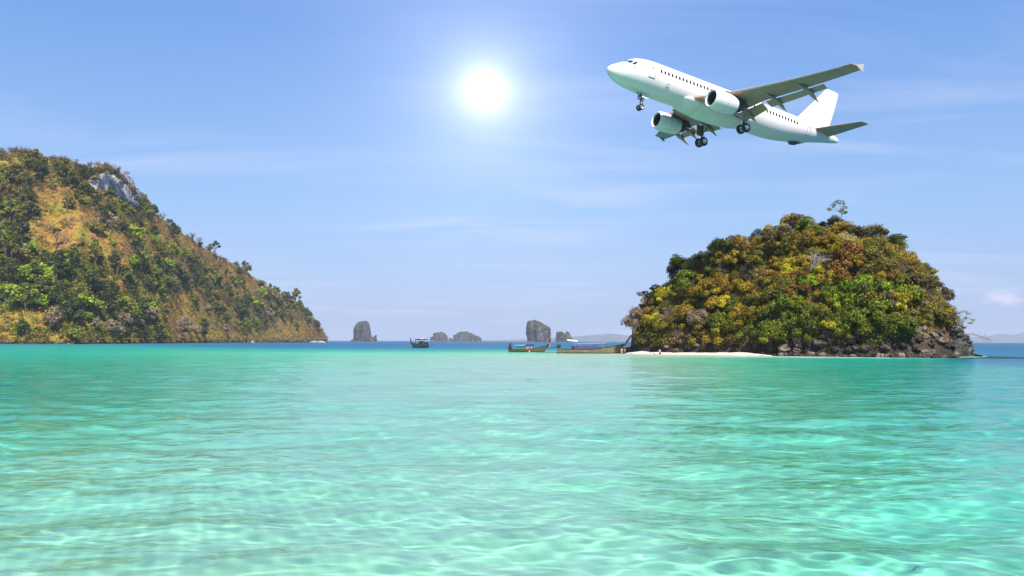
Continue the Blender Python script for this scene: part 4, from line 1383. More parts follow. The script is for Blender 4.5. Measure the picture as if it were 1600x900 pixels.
def hull_mesh(Lh, W, free, bow_rise, mat_out, mat_in, stern_w=0.75, ns=26):
    """double-skinned open hull, bow towards +x, keel below the waterline z = 0"""
    xs = np.linspace(-Lh / 2, Lh / 2, ns)
    m = MB()
    rings = []
    for x in xs:
        t = (x + Lh / 2) / Lh
        w = W / 2 * (stern_w + (1 - stern_w) * smooth01(np.array([t / 0.3]))[0]) * (1 - max(0, (t - 0.55) / 0.45) ** 2.2) + 0.03
        g = free + bow_rise * max(0, (t - 0.45) / 0.55) ** 2.1 + 0.10 * (1 - t) ** 3
        k = -0.32 + 0.30 * max(0, (t - 0.72) / 0.28) ** 2 + 0.12 * (1 - t) ** 4
        wi = max(w - 0.05, 0.01)
        rings.append([Vector(p) for p in [(x, -w, g), (x, -w * 0.97, g * 0.45), (x, -w * 0.80, k * 0.3), (x, -w * 0.35, k), (x, 0, k - 0.05),
                      (x, w * 0.35, k), (x, w * 0.80, k * 0.3), (x, w * 0.97, g * 0.45), (x, w, g),
                      (x, wi, g), (x, wi * 0.95, g * 0.5), (x, wi * 0.7, max(k + 0.22, 0.02)), (x, -wi * 0.7, max(k + 0.22, 0.02)), (x, -wi * 0.95, g * 0.5), (x, -wi, g)]])
    # rake the bow forward with height
    for i, r in enumerate(rings):
        t = i / (ns - 1)
        for p in r:
            p.x += max(0, t - 0.8) / 0.2 * max(p.z, -0.3) * 0.55
    m.loft(rings, True)
    return m, rings


def longtail(Lh, W, free, rise, hull_mat, stem_h, stem_mat, ribbon, stem_rake=0.75, engine=True, shaft_dir=1):
    root = empty('longtail_boat')
    m, rings = hull_mesh(Lh, W, free, rise, None, None)
    hull = m.build('hull', hull_mat, root, angle=35)
    # rub rails follow the sheer line
    for s in (0, 8):
        MB().tube([r[s] + Vector((0, -0.02 if s == 0 else 0.02, 0.02)) for r in rings], 0.045, 6).build('gunwale', DARKW, root)
    # floor boards and thwarts
    for k in (0.2, 0.36, 0.52, 0.68):
        x = -Lh / 2 + Lh * k
        i = int(k * (len(rings) - 1))
        w = rings[i][8].y * 1.85
        MB().box((x, 0, rings[i][8].z * 0.72), (0.28, w, 0.05)).build('thwart', INNER, root)
    tip = rings[-1][0].lerp(rings[-1][8], 0.5)
    st = MB()
    b0 = Vector((tip.x - 0.25, 0, tip.z - 0.45)); b1 = Vector((tip.x + stem_h * stem_rake * 0.45, 0, tip.z + stem_h * 0.5)); b2 = Vector((tip.x + stem_h * stem_rake * 0.85, 0, tip.z + stem_h))
    rg_ = []
    for p, a, c_ in ((b0, 0.13, 0.20), (b0.lerp(b1, 0.5), 0.11, 0.19), (b1, 0.10, 0.17), (b2, 0.09, 0.17)):
        rg_.append([p + Vector((c_, -a, -c_ * 0.4)), p + Vector((c_, a, -c_ * 0.4)), p + Vector((-c_, a, c_ * 0.4)), p + Vector((-c_, -a, c_ * 0.4))])
    st.loft(rg_)
    stem = st.build('bow_post', stem_mat, root)
    MB().box(tuple(b2 + Vector((0.03, 0, 0.04))), (0.42, 0.24, 0.10), Matrix.Rotation(-0.6, 3, 'Y')).build('bow_post_cap', TANW, stem)
    if ribbon is not None:
        rb_ = MB()
        for k in range(5):
            a = 0.30 + 0.05 * k
            rb_.tube([b0.lerp(b1, 0.72) + Vector((0.21 * math.cos(t), 0.16 * math.sin(t), 0.03 * k)) for t in np.linspace(0, 2 * math.pi, 9)], 0.05, 5)
        for k in range(4):
            y = -0.12 + 0.08 * k
            s0 = b0.lerp(b1, 0.72) + Vector((0.16, y, 0))
            rb_.tube([s0, s0 + Vector((0.10, 0, -0.5)), s0 + Vector((0.06, 0, -1.15 + 0.12 * k))], [0.055, 0.07, 0.04], 5)
        rb_.build('ribbon_garland', ribbon, stem)
    if engine:
        ex = -Lh / 2 + 0.45; ez = free + 0.55
        e = MB()
        e.box((ex, 0, ez), (0.75, 0.45, 0.42)).box((ex + 0.1, 0, ez + 0.3), (0.5, 0.3, 0.22)).box((ex - 0.42, 0, ez - 0.02), (0.18, 0.5, 0.5))
        e.tube([(ex, 0, free - 0.3), (ex, 0, ez)], 0.07, 8)
        e.tube([(ex + 0.3, 0.12, ez + 0.1), (ex + 0.8, 0.16, ez + 0.28), (ex + 1.25, 0.18, ez + 0.2)], 0.03, 6)
        e.tube([(ex, -0.25, ez + 0.1), (ex - 0.1, -0.3, ez + 0.45), (ex - 0.5, -0.3, ez + 0.42)], 0.05, 6)
        eng = e.build('engine', BLACKM, root)
        sx_ = MB().tube([(ex - 0.4, 0, ez - 0.1), (ex - 2.6, 0.15, ez - 0.35), (ex - 4.0, 0.25, ez - 0.62)], [0.05, 0.045, 0.035], 6).build('propeller_shaft', BLACKM, root)
        pr = MB()
        for k in range(3):
            pr.box((ex - 4.05, 0.25 + 0.12 * math.cos(k * 2.09), ez - 0.63 + 0.12 * math.sin(k * 2.09)), (0.03, 0.16, 0.16), Matrix.Rotation(0.5, 3, 'Z'))
        pr.build('propeller', STEEL, sx_)
    return root, rings


def roof(parent, x0, x1, w, z, mat, posts=3, sag=0.0, bow=0.12, base=0.3, name='awning'):
    m = MB(); rg_ = []
    for x in np.linspace(x0, x1, 7):
        up, dn = [], []
        for y in np.linspace(-w / 2, w / 2, 9):
            zz = z + bow * (1 - (2 * y / w) ** 2) + sag * (x - x0)
            up.append(Vector((x, y, zz + 0.025))); dn.append(Vector((x, y, zz - 0.025)))
        rg_.append(up + dn[::-1])
    m.loft(rg_)
    r = m.build(name, mat, parent)
    for i in range(posts):
        x = x0 + 0.1 + (x1 - x0 - 0.2) * i / max(posts - 1, 1)
        for y in (-w / 2 + 0.06, w / 2 - 0.06):
            MB().tube([(x, y, base), (x, y, z + sag * (x - x0))], 0.03, 6).build('awning_post', STEEL, parent)
    return r


def curtain(parent, x0, x1, y, z0, z1, mat, name='side_curtain', waves=9):
    m = MB(); V = []; n = 40
    for i in range(n):
        x = x0 + (x1 - x0) * i / (n - 1)
        d = 0.05 * math.sin(i / n * waves * 6.28)
        zt = z1 - 0.06 * abs(math.sin(i / n * waves * 2))
        V += [(x, y + d, z0), (x, y + d * 0.4, zt), (x, y + d * 0.4 + 0.02, zt), (x, y + d + 0.02, z0)]
    F = []
    for i in range(n - 1):
        for k in range(4):
            a, b = i * 4 + k, i * 4 + (k + 1) % 4
            F.append((a, b, b + 4, a + 4))
    return m.add(V, F).build(name, mat, parent)


def place(o, u, dist, yaw, z=0.0):
    p = at(u, 534, dist)
    o.location = (p.x, dist, z); o.rotation_euler = (0, 0, yaw)


# big boat with the purple sides
bt, rg3 = longtail(13.0, 2.1, 0.80, 1.2, HULL_OLIVE, 1.75, TANW, RIBBON_P, 0.85)
tag(bt, 'long weathered longtail boat with purple sides and pink awning, moored off the beach', 'boat')
place(bt, 919, 166.5, R(-4))
roof(bt, -3.1, 3.9, 1.75, 1.92, PINK, 4, 0.03, 0.10)
for s in (-1, 1): curtain(bt, -3.0, 2.6, s * 0.93, 0.82, 1.5, PURPLE)
cab = roof(bt, -4.3, -2.2, 1.6, 2.65, WHITEP, 2, -0.10, 0.22, name='helm_roof')
MB().box((-3.2, 0, 1.1), (0.5, 1.2, 0.7)).build('helm_box', BLACKC, bt)
MB().tube([(4.4, 0.8, 1.0), (4.4, 0.8, 1.45), (4.4, -0.8, 1.45), (4.4, -0.8, 1.0)], 0.03, 6).build('front_rail', STEEL, bt)

# boat with the teal cabin
bt, rg2 = longtail(8.3, 1.7, 0.52, 1.05, HULL_BROWN, 1.5, DARKW, RIBBON_P, 0.42, engine=False)
tag(bt, 'longtail boat with a teal cabin and dark upright bow post, left of the purple-sided boat', 'boat')
place(bt, 823, 184, R(-16))
rf_ = roof(bt, -2.7, -0.2, 1.35, 1.42, TEAL_PALE, 2, 0.03, 0.14, name='cabin_roof')
for s in (-1, 1):
    cb = MB().box((-1.45, s * 0.62, 0.78), (2.45, 0.05, 0.62)).build('cabin_side', TEAL, bt)
    for k in range(5):
        MB().box((-2.45 + k * 0.5, s * 0.62, 1.25), (0.10, 0.06, 0.32)).build('window_post', TEAL_PALE, cb)
    for k in range(4):
        MB().box((-2.2 + k * 0.5, s * 0.61, 1.25), (0.40, 0.02, 0.30)).build('window_pane', GLASS, cb)
roof(bt, 0.0, 1.5, 1.3, 1.42, BLACKC, 2, 0.05, 0.24, name='front_awning')
t = MB()                                        # dark tarpaulin over the raised engine
t.loft([[Vector((-3.95 + 0.62 * math.cos(a), 0.36 * math.sin(a), 0.5)) for a in np.linspace(0, 6.283, 13)[:-1]],
        [Vector((-3.92 + 0.36 * math.cos(a), 0.22 * math.sin(a), 1.25)) for a in np.linspace(0, 6.283, 13)[:-1]],
        [Vector((-3.86 + 0.10 * math.cos(a), 0.08 * math.sin(a), 2.15)) for a in np.linspace(0, 6.283, 13)[:-1]]])
t.build('engine_cover', BLACKC, bt)
for k, (x, y, z) in enumerate([(0.15, -0.72, 0.95), (0.50, -0.72, 0.86), (1.35, -0.70, 1.0)]):
    jk = MB(); jk.box((0, 0, 0), (0.34, 0.14, 0.46)); jk.box((-0.1, 0, 0.28), (0.09, 0.12, 0.14)); jk.box((0.1, 0, 0.28), (0.09, 0.12, 0.14))
    o = jk.build('life_jacket', ORANGE); o.parent = None
    o.matrix_world = Matrix.Translation(bt.location) @ Matrix.Rotation(R(-16), 4, 'Z') @ Matrix.Translation((x, y, z)) @ Matrix.Rotation(0.3 * k, 4, 'Y')
    tag(o, ['orange life jacket hanging right behind the teal cabin', 'orange life jacket slumped on the gunwale between cabin and front awning', 'orange life jacket under the front end of the black awning'][k], 'life jacket')
fd = MB().tube([(-0.02, 0, -0.18), (0.0, 0, 0), (0.02, 0, 0.18)], [0.10, 0.13, 0.10], 10)
o = fd.build('boat_fender', WHITEP); o.matrix_world = Matrix.Translation(bt.location) @ Matrix.Rotation(R(-16), 4, 'Z') @ Matrix.Translation((0.9, -0.98, 0.22))
tag(o, 'white fender hanging on the side of the teal-cabin boat', 'fender')

# brown boat drawn up behind, only its bow shows
bt, rg4 = longtail(8.0, 1.6, 0.60, 0.85, HULL_RED, 1.25, DARKW, RIBBON_R, 0.55, engine=False)
tag(bt, 'brown longtail boat with a red-ribboned bow, half hidden behind the purple-sided one', 'boat')
place(bt, 957, 170.0, R(-38))

# boat further out, seen nearly bow-on
bt, rg1 = longtail(7.6, 2.9, 1.1, 0.65, HULL_GREEN, 1.5, DARKW, None, 0.30)
tag(bt, 'dark green longtail boat out in the bay by itself, seen bow-on', 'boat')
place(bt, 656, 288, R(-123))
roof(bt, -3.2, 1.2, 2.6, 3.05, paint('dark_teal_roof', (0.02, 0.10, 0.11), 0.5), 3, 0, 0.10)
for s in (-1, 1): curtain(bt, -3.1, 1.1, s * 1.28, 2.78, 3.06, BLACKC, 'roof_valance', 3)
for s in (-1, 1): curtain(bt, -3.1, -0.6, s * 1.26, 1.35, 2.1, BLACKC, 'side_tarpaulin', 4)
for x in (-3.1, -1.0, 1.1):
    for s in (-1, 1): MB().tube([(x, s * 1.2, 1.2), (x, s * 1.2, 3.0)], 0.075, 6).build('roof_pillar', DARKW, bt)
MB().box((-1.0, 0, 3.3), (1.2, 0.9, 0.3)).build('roof_box', WHITEP, bt)
fl = MB().tube([(-3.0, 1.0, 3.0), (-3.0, 1.0, 4.6)], 0.03, 6).build('flag_pole', STEEL, bt)
MB().box((-3.0, 0.72, 4.3), (0.04, 0.55, 0.42)).build('flag', WHITEP, fl)
for k in range(3): MB().box((-1.9 + 1.0 * k, 0.7 - 0.6 * k, 2.0), (0.30, 0.6, 0.9)).build('seat_back', [WHITEP, PINK, WHITEP][k], bt)

# moored boats under the tip of the headland
def speedboat(Ls, W):
    root = empty('speedboat')
    m, rings = hull_mesh(Ls, W, 0.85, 0.45, None, None, 0.95, 16)
    m.build('hull', WHITEP, root)
    MB().loft([[Vector((x, -W * 0.36 * s, 0.8)), Vector((x, W * 0.36 * s, 0.8)), Vector((x + dx, W * 0.30 * s, 1.6)), Vector((x + dx, -W * 0.30 * s, 1.6))] for (x, s, dx) in ((-Ls * 0.2, 1, 0), (Ls * 0.12, 1, -0.2), (Ls * 0.26, 0.6, -0.9))]).build('cabin', WHITEP, root)
    MB().box((-Ls * 0.02, 0, 1.35), (Ls * 0.22, W * 0.70, 0.28)).build('window_band', GLASS, root)
    roof(root, -Ls * 0.4, Ls * 0.15, W * 0.8, 2.1, WHITEP, 2, base=0.8)
    MB().box((-Ls / 2 - 0.2, 0, 0.7), (0.5, 0.5, 1.0)).build('outboard_motor', BLACKM, root)
    return root


for (u, d, yaw, Ls, lab) in [(491, 1075, 2.9, 13.0, 'white speedboat moored nearest but one to the tip of the headland'), (502, 1085, 0.2, 11.0, 'white cabin speedboat moored right off the tip of the headland'),
                             (381, 880, 1.1, 6.5, 'leftmost of the small white boats moored under the headland'), (394, 900, 2.6, 7.5, 'second small white boat from the left under the headland')]:
    b = speedboat(Ls, Ls * 0.27); place(b, u, d, yaw); tag(b, lab, 'boat')
for (u, d, yaw, lab, hm_) in [(408, 920, 0.4, 'small grey-roofed longtail boat moored right of the two little white boats', HULL_BROWN), (428, 960, 1.2, 'dark longtail boat moored under the low green bush', HULL_GREEN),
                              (456, 1000, 0.9, 'dark longtail boat with a white roof in the middle of the moored row', HULL_BROWN), (478, 1040, 0.15, 'dark longtail boat moored just left of the white speedboats', HULL_GREEN)]:
    b, _r = longtail(9.0, 1.9, 0.7, 0.9, hm_, 1.6, DARKW, None, 0.5); place(b, u, d, yaw); tag(b, lab, 'boat')
    roof(b, -2.5, 1.5, 1.6, 1.9, WHITEP, 2)

# ------------------------------------------------------------------ people
SKIN = Mat('bare_skin', (0.50, 0.27, 0.17), 0.55).m  # one even skin tone shared by everyone
HAIR = Mat('dark_hair', (0.025, 0.018, 0.014), 0.6).m
HAIR_B = Mat('light_brown_hair', (0.20, 0.12, 0.06), 0.6).m
CL_DARK = paint('navy_shorts', (0.02, 0.03, 0.06), 0.8)
CL_RED = paint('red_swimwear', (0.40, 0.05, 0.05), 0.8)
CL_TAN = paint('tan_shorts', (0.42, 0.28, 0.16), 0.8)
CL_WHITE = paint('white_shirt', (0.72, 0.70, 0.66), 0.8)


def person(joints, hair, clothes, hair_len=0.12):
    """joints: dict of 3-D joints in metres, feet at z = 0, facing +y. One skinned body; hair and clothes are children"""
    J = {k: Vector(v) for k, v in joints.items()}
    names, rad, edges = [], [], []
    def add(n, r):
        names.append(n); rad.append(r); return len(names) - 1
    order_ = [('pelvis', .135), ('waist', .115), ('chest', .135), ('neck', .05), ('jaw', .062), ('head', .092), ('crown', .07)]
    for n, r in order_: add(n, r)
    for i in range(6): edges.append((i, i + 1))
    pts_ = {n: J[n] for n, _ in order_[:4]}
    up = (J['head'] - J['neck']).normalized()
    pts_['jaw'] = J['neck'].lerp(J['head'], 0.55); pts_['head'] = J['head']; pts_['crown'] = J['head'] + up * 0.085
    verts = [pts_[n] for n, _ in order_]
    def chain(start, lst):
        prev = start
        for p, r in lst:
            verts.append(Vector(p)); rad.append(r); edges.append((prev, len(verts) - 1)); prev = len(verts) - 1
        return prev
    for s in ('l', 'r'):
        hip, kn, an = J['hip_' + s], J['knee_' + s], J['ankle_' + s]
        e = chain(0, [(hip, .095), (hip.lerp(kn, 0.5), .08), (kn, .058), (kn.lerp(an, 0.35), .056), (an, .038)])
        f = J['face'] if 'face' in J else Vector((0, 1, 0))
        chain(e, [(an + Vector((0, 0, -0.045)) - f * 0.03, .04), (an + f * 0.10 + Vector((0, 0, -0.055)), .036), (an + f * 0.18 + Vector((0, 0, -0.065)), .026)])
        sh, el, wr_ = J['sho_' + s], J['elb_' + s], J['wri_' + s]
        e = chain(2, [(sh, .058), (sh.lerp(el, .5), .048), (el, .04), (el.lerp(wr_, .4), .038), (wr_, .027)])
        d = (wr_ - el).normalized(); side = d.cross(Vector((0.3, 1, 0.2))).normalized()
        palm = chain(e, [(wr_ + d * 0.05, .032)])
        for k, (off, ln) in enumerate([(-.032, .060), (-.011, .072), (.011, .078), (.032, .068)]):
            chain(palm, [(wr_ + d * 0.085 + side * off, .0095), (wr_ + d * (0.085 + ln * 0.55) + side * off * 1.1 + d.cross(side) * .012, .0085), (wr_ + d * (0.085 + ln) + side * off * 1.1 + d.cross(side) * .035, .0075)])
        chain(palm, [(wr_ + d * 0.045 - side * 0.045, .0105), (wr_ + d * 0.085 - side * 0.062, .009)])
    me = bpy.data.meshes.new('person')
    me.from_pydata([tuple(v) for v in verts], edges, [])
    o = bpy.data.objects.new('person', me); col.objects.link(o)
    o.modifiers.new('Skin', 'SKIN')
    if not me.skin_vertices: me.skin_vertices.new()
    for sv, r in zip(me.skin_vertices[0].data, rad): sv.radius = (r, r)
    me.skin_vertices[0].data[0].use_root = True
    o.modifiers.new('Subdivision', 'SUBSURF').levels = 1
    o.modifiers['Subdivision'].render_levels = 1
    dg = bpy.context.evaluated_depsgraph_get()
    m2 = bpy.data.meshes.new_from_object(o.evaluated_get(dg))
    o.modifiers.clear(); o.data = m2
    m2.polygons.foreach_set('use_smooth', np.ones(len(m2.polygons), dtype=bool))
    m2.materials.clear(); m2.materials.append(SKIN)
    f = J.get('face', Vector((0, 1, 0)))
    hd = J['head']
    # face: nose, eyes, ears sit on the head
    nb = MB(); nb.tube([hd + f * 0.085 + Vector((0, 0, 0.0)), hd + f * 0.112 + Vector((0, 0, -0.03))], [0.010, 0.016], 6); nb.build('nose', SKIN, o)
    sd_ = f.cross(Vector((0, 0, 1)))
    for s in (-1, 1):
        MB().tube([hd + f * 0.085 + sd_ * s * 0.034 + Vector((0, 0, .012)), hd + f * 0.094 + sd_ * s * 0.034 + Vector((0, 0, .012))], .010, 6).build('eye', HAIR, o)
        MB().tube([hd + sd_ * s * 0.092 + Vector((0, 0, .02)), hd + sd_ * s * 0.102 + Vector((0, 0, -.025))], [.018, .012], 6).build('ear', SKIN, o)
    MB().tube([hd + f * 0.09 - sd_ * 0.024 + Vector((0, 0, -.055)), hd + f * 0.09 + sd_ * 0.024 + Vector((0, 0, -.055))], .007, 5).build('mouth', CL_RED, o)
    hb = MB(); rings = []
    for t in np.linspace(0, 1, 7):
        z = 0.135 - (0.135 + hair_len) * t; r = 0.108 * math.sqrt(max(0.04, 1 - ((z - 0.02) / 0.125) ** 2)) if z > 0.02 else 0.108 - 0.02 * t
        rings.append([hd - f * 0.022 + Vector((math.cos(a) * r, math.sin(a) * r, z)) if (Vector((math.cos(a), math.sin(a), 0)).dot(f) < 0.45 or z > 0.05)
                      else hd - f * 0.06 + Vector((math.cos(a) * r * 0.6, math.sin(a) * r * 0.6, z)) for a in np.linspace(0, 6.283, 15)[:-1]])
    hb.loft(rings).build('hair', hair, o)
    for (nm, mat_, parts) in clothes:
        cm_ = MB()
        for (a, b, ra, rb2) in parts:
            a, b = J[a] if isinstance(a, str) else a, J[b] if isinstance(b, str) else b
            cm_.tube([a, a.lerp(b, 0.5), b], [ra, (ra + rb2) / 2, rb2], 12)
        cm_.build(nm, mat_, o)
    return o


STAND = dict(pelvis=(0, 0, .92), waist=(0, 0, 1.08), chest=(0, 0, 1.30), neck=(0, 0, 1.46), head=(0, 0.01, 1.60), hip_l=(-.09, 0, .88), hip_r=(.09, 0, .88), knee_l=(-.10, .02, .49), knee_r=(.10, .02, .49),
             ankle_l=(-.11, 0, .08), ankle_r=(.11, 0, .08), sho_l=(-.18, 0, 1.39), sho_r=(.18, 0, 1.39), elb_l=(-.23, -.03, 1.11), elb_r=(.24, -.03, 1.12), wri_l=(-.24, .06, .88), wri_r=(.22, .10, .90), face=(0, 1, 0))
shorts = lambda m: ('shorts', m, [('waist', 'pelvis', .125, .155), ('hip_l', Vector((-.095, .01, .62)), .115, .10), ('hip_r', Vector((.095, .01, .62)), .115, .10)])
o = person(STAND, HAIR, [shorts(CL_TAN)])
p = at(971.5, 534, 160); o.location = (p.x, 160, -0.42); tag(o, 'bare-backed person wading in front of the big boat\'s bow', 'person')
o = person(dict(STAND, wri_r=(.25, .25, 1.20), elb_r=(.27, .10, 1.18)), HAIR, [shorts(CL_DARK)])
p = at(976.5, 534, 163); o.location = (p.x, 163, -0.45); o.rotation_euler = (0, 0, 1.0); tag(o, 'person in dark shorts standing under the big boat\'s bow', 'person')
WALK = dict(STAND, face=(0, 1, 0), knee_l=(-.09, .26, .53), ankle_l=(-.10, .36, .12), knee_r=(.09, -.06, .49), ankle_r=(.10, -.38, .12), waist=(0, .05, 1.07), chest=(0, .12, 1.28), neck=(0, .18, 1.43), head=(0, .23, 1.56),
            sho_l=(-.18, .13, 1.36), sho_r=(.18, .13, 1.36), elb_l=(-.24, -.02, 1.12), elb_r=(.24, .28, 1.14), wri_l=(-.22, .06, .92), wri_r=(.20, .48, 1.02))
wshort = lambda m: ('shorts', m, [('waist', 'pelvis', .125, .155), ('hip_l', Vector((-.09, .16, .66)), .115, .095), ('hip_r', Vector((.09, -.04, .62)), .115, .095)])
o = person(WALK, HAIR_B, [wshort(CL_TAN)], 0.2)
p = at(1024, 534, 149); o.location = (p.x, 149, beach_z(p.x, 149)); o.rotation_euler = (0, 0, R(78)); tag(o, 'sunlit person striding left along the white beach', 'person')
o = person(dict(WALK, wri_l=(-.2, .3, 1.1)), HAIR, [wshort(CL_DARK), ('shirt', CL_WHITE, [('neck', 'chest', .07, .165), ('chest', 'waist', .165, .15)])])
p = at(1031.5, 534, 151.5); o.location = (p.x, 151.5, beach_z(p.x, 151.5)); o.rotation_euler = (0, 0, R(60)); tag(o, 'person in a white shirt just behind the striding one on the beach', 'person')

# ------------------------------------------------------------------ airliner (x aft, y starboard, z up; nose tip near the origin)
def pmat(name, c, rough=0.3, metal=0.0, coat=0.0, var=0.06, scale=0.6):
    M = Mat(name, rough=rough, metal=metal)
    n = M.noise(M.co(), scale, 5, 0.6)
    M.set('Base Color', M.ramp(n, [(0.3, tuple(x * (1 - var) for x in c)), (0.7, c)]))
    if coat: M.set('Coat Weight', coat)
    return M.m


A_WHITE = pmat('white_paint_bounce_tint', (0.80, 0.715, 0.705), 0.36, 0, 0.1)  # pinkish tint in the white cancels teal light bounced up from the water
A_GREY = pmat('grey_paint_bounce_tint', (0.46, 0.285, 0.215), 0.5, 0, 0, 0.18)  # grey pushed to brown, warm bounce light from below put into the colour
A_DGREY = pmat('dark_grey_metal', (0.07, 0.068, 0.07), 0.45, 0.2, 0, 0.2)
A_LINE = pmat('dark_panel_line', (0.10, 0.10, 0.12), 0.6)
A_METAL = pmat('polished_metal', (0.72, 0.72, 0.74), 0.22, 0.9)
A_GLASS = pmat('aircraft_window_glass', (0.012, 0.018, 0.03), 0.08)
A_CGLASS = pmat('cockpit_glass', (0.02, 0.05, 0.10), 0.05)
A_TYRE = pmat('tyre_rubber', (0.018, 0.018, 0.019), 0.8)
A_FAN = pmat('fan_blades', (0.035, 0.035, 0.04), 0.55, 0.2)
plane = empty('airliner')
tag(plane, 'white twin-engine airliner flying above the islet with its landing gear down', 'aircraft')
# x, top z, bottom z, half width
ST = [(0.0, -0.50, -0.60, 0.05), (0.06, -0.30, -0.82, 0.27), (0.25, -0.06, -1.06, 0.50), (0.6, 0.18, -1.30, 0.76), (1.1, 0.46, -1.52, 1.04), (1.6, 0.74, -1.68, 1.27), (2.1, 1.05, -1.79, 1.46), (2.6, 1.36, -1.88, 1.60),
      (3.1, 1.62, -1.94, 1.71), (3.7, 1.82, -1.99, 1.81), (4.5, 1.97, -2.03, 1.90), (5.5, 2.05, -2.06, 1.95), (7.0, 2.07, -2.07, 1.975), (12.0, 2.07, -2.07, 1.975), (18.0, 2.07, -2.07, 1.975), (23.0, 2.07, -2.07, 1.975),
      (25.0, 2.07, -2.00, 1.955), (27.0, 2.06, -1.77, 1.88), (29.0, 2.04, -1.38, 1.73), (31.0, 2.00, -0.90, 1.48), (33.0, 1.92, -0.40, 1.14), (34.8, 1.80, 0.04, 0.80), (36.2, 1.62, 0.36, 0.52), (37.1, 1.40, 0.58, 0.33), (37.5, 1.20, 0.72, 0.20)]
sx0 = np.array([s[0] for s in ST])
def fus(x):
    return np.interp(x, sx0, [s[1] for s in ST]), np.interp(x, sx0, [s[2] for s in ST]), np.interp(x, sx0, [s[3] for s in ST])
def smooth_station(x):
    # Catmull-Rom through the stations
    i = int(np.clip(np.searchsorted(sx0, x) - 1, 0, len(ST) - 2))
    p = [ST[max(i - 1, 0)], ST[i], ST[i + 1], ST[min(i + 2, len(ST) - 1)]]
    t = (x - p[1][0]) / (p[2][0] - p[1][0])
    out = []
    for k in (1, 2, 3):
        m1 = (p[2][k] - p[0][k]) / max(p[2][0] - p[0][0], 1e-6) * (p[2][0] - p[1][0])
        m2 = (p[3][k] - p[1][k]) / max(p[3][0] - p[1][0], 1e-6) * (p[2][0] - p[1][0])
        out.append((2 * t ** 3 - 3 * t ** 2 + 1) * p[1][k] + (t ** 3 - 2 * t ** 2 + t) * m1 + (-2 * t ** 3 + 3 * t ** 2) * p[2][k] + (t ** 3 - t ** 2) * m2)
    return out
def fpt(x, a, off=0.0):
    """point on the fuselage at station x, angle a from straight up, positive to port (-y)"""
    t, b, w = smooth_station(x)
    zc = (t + b) / 2
    return Vector((x, -math.sin(a) * (w + off), zc + math.cos(a) * ((t - b) / 2 + off)))
xs = np.concatenate([[0.0, 0.02, 0.06, 0.12, 0.2, 0.3, 0.45], np.linspace(0.6, 7, 26), np.linspace(8, 23, 16), np.linspace(24, 37.1, 22), [37.3, 37.5]])
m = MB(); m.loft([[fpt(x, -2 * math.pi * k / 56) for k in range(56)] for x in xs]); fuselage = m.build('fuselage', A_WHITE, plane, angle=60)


def ang_of(x, z):
    t, b, w = smooth_station(x)
    return math.acos(np.clip((z - (t + b) / 2) / ((t - b) / 2), -1, 1))


def patch(x0, x1, z0, z1, off=0.012, n=6, round_=0.0, side=1):
    """panel that hugs the fuselage between two stations and heights (side 1: port)"""
    V = []; cnt = 24 if round_ else None
    if round_:
        ring = []
        for k in range(cnt):
            a = 2 * math.pi * k / cnt
            cx_, cz_ = math.cos(a), math.sin(a)
            ring.append(((x0 + x1) / 2 + (x1 - x0) / 2 * math.copysign(abs(cx_) ** round_, cx_), (z0 + z1) / 2 + (z1 - z0) / 2 * math.copysign(abs(cz_) ** round_, cz_)))
        m = MB()
        outer = [fpt(x, side * ang_of(x, z), off) for x, z in ring]
        inner = [fpt(x, side * ang_of(x, z), -0.05) for x, z in ring]
        m.loft([inner, outer], True)
        return m
    m = MB(); rows = []
    for i in range(n + 1):
        x = x0 + (x1 - x0) * i / n
        rows.append([fpt(x, side * ang_of(x, z0 + (z1 - z0) * k / n), off) for k in range(n + 1)])
    m.loft(rows, False, closed=False)
    return m


def outline(x0, x1, z0, z1, r=0.018, side=1, n=8):
    P = []
    for (xa, za, xb, zb) in ((x0, z0, x1, z0), (x1, z0, x1, z1), (x1, z1, x0, z1), (x0, z1, x0, z0)):
        for k in range(n):
            x, z = xa + (xb - xa) * k / n, za + (zb - za) * k / n
            P.append(fpt(x, side * ang_of(x, z), 0.012))
    P.append(P[0])
    return MB().tube(P, r, 5)


# cabin windows on the side that shows
win_x = [6.2 + 0.535 * i for i in range(15)] + [14.25 + 0.535 * i for i in range(27)]
wme = None
for x in win_x:
    patch(x - 0.13, x + 0.13, 0.27, 0.71, 0.014, round_=0.6).build('cabin_window', A_GLASS, fuselage)
for (x0, x1, z0, z1) in [(4.55, 5.40, -0.62, 1.28), (30.2, 30.95, -0.40, 1.30)]:
    d = outline(x0, x1, z0, z1, 0.022).build('door', A_LINE, fuselage)
    patch(x0 + 0.45, x0 + 0.62, 0.50, 0.72, 0.014, round_=0.7).build('door_window', A_GLASS, d)
    MB().tube([fpt(x0 + 0.02, ang_of(x0, z0), 0.02), fpt(x1, ang_of(x1, z0), 0.02)], 0.035, 6).build('door_sill', A_LINE, d)
# cockpit glazing: three panes a side
for side in (1, -1):
    for (q, nm) in [(((1.66, 0.05), (1.78, 0.52), (2.32, 0.42), (2.12, 0.05)), 0), (((1.86, 0.60), (2.20, 0.98), (2.72, 0.80), (2.42, 0.50)), 1), (((2.32, 1.06), (2.68, 1.20), (3.10, 0.98), (2.84, 0.86)), 2)]:
        rows = []
        a, b, c_, d_ = q
        for i in range(5):
            row = []
            for k in range(5):
                s_, t_ = i / 4, k / 4
                x = (a[0] * (1 - s_) + b[0] * s_) * (1 - t_) + (d_[0] * (1 - s_) + c_[0] * s_) * t_
                an = (a[1] * (1 - s_) + b[1] * s_) * (1 - t_) + (d_[1] * (1 - s_) + c_[1] * s_) * t_
                row.append(fpt(x, side * (an + 0.04), 0.014))
            rows.append(row)
        MB().loft(rows, False, closed=False).build('cockpit_window', A_CGLASS, fuselage)
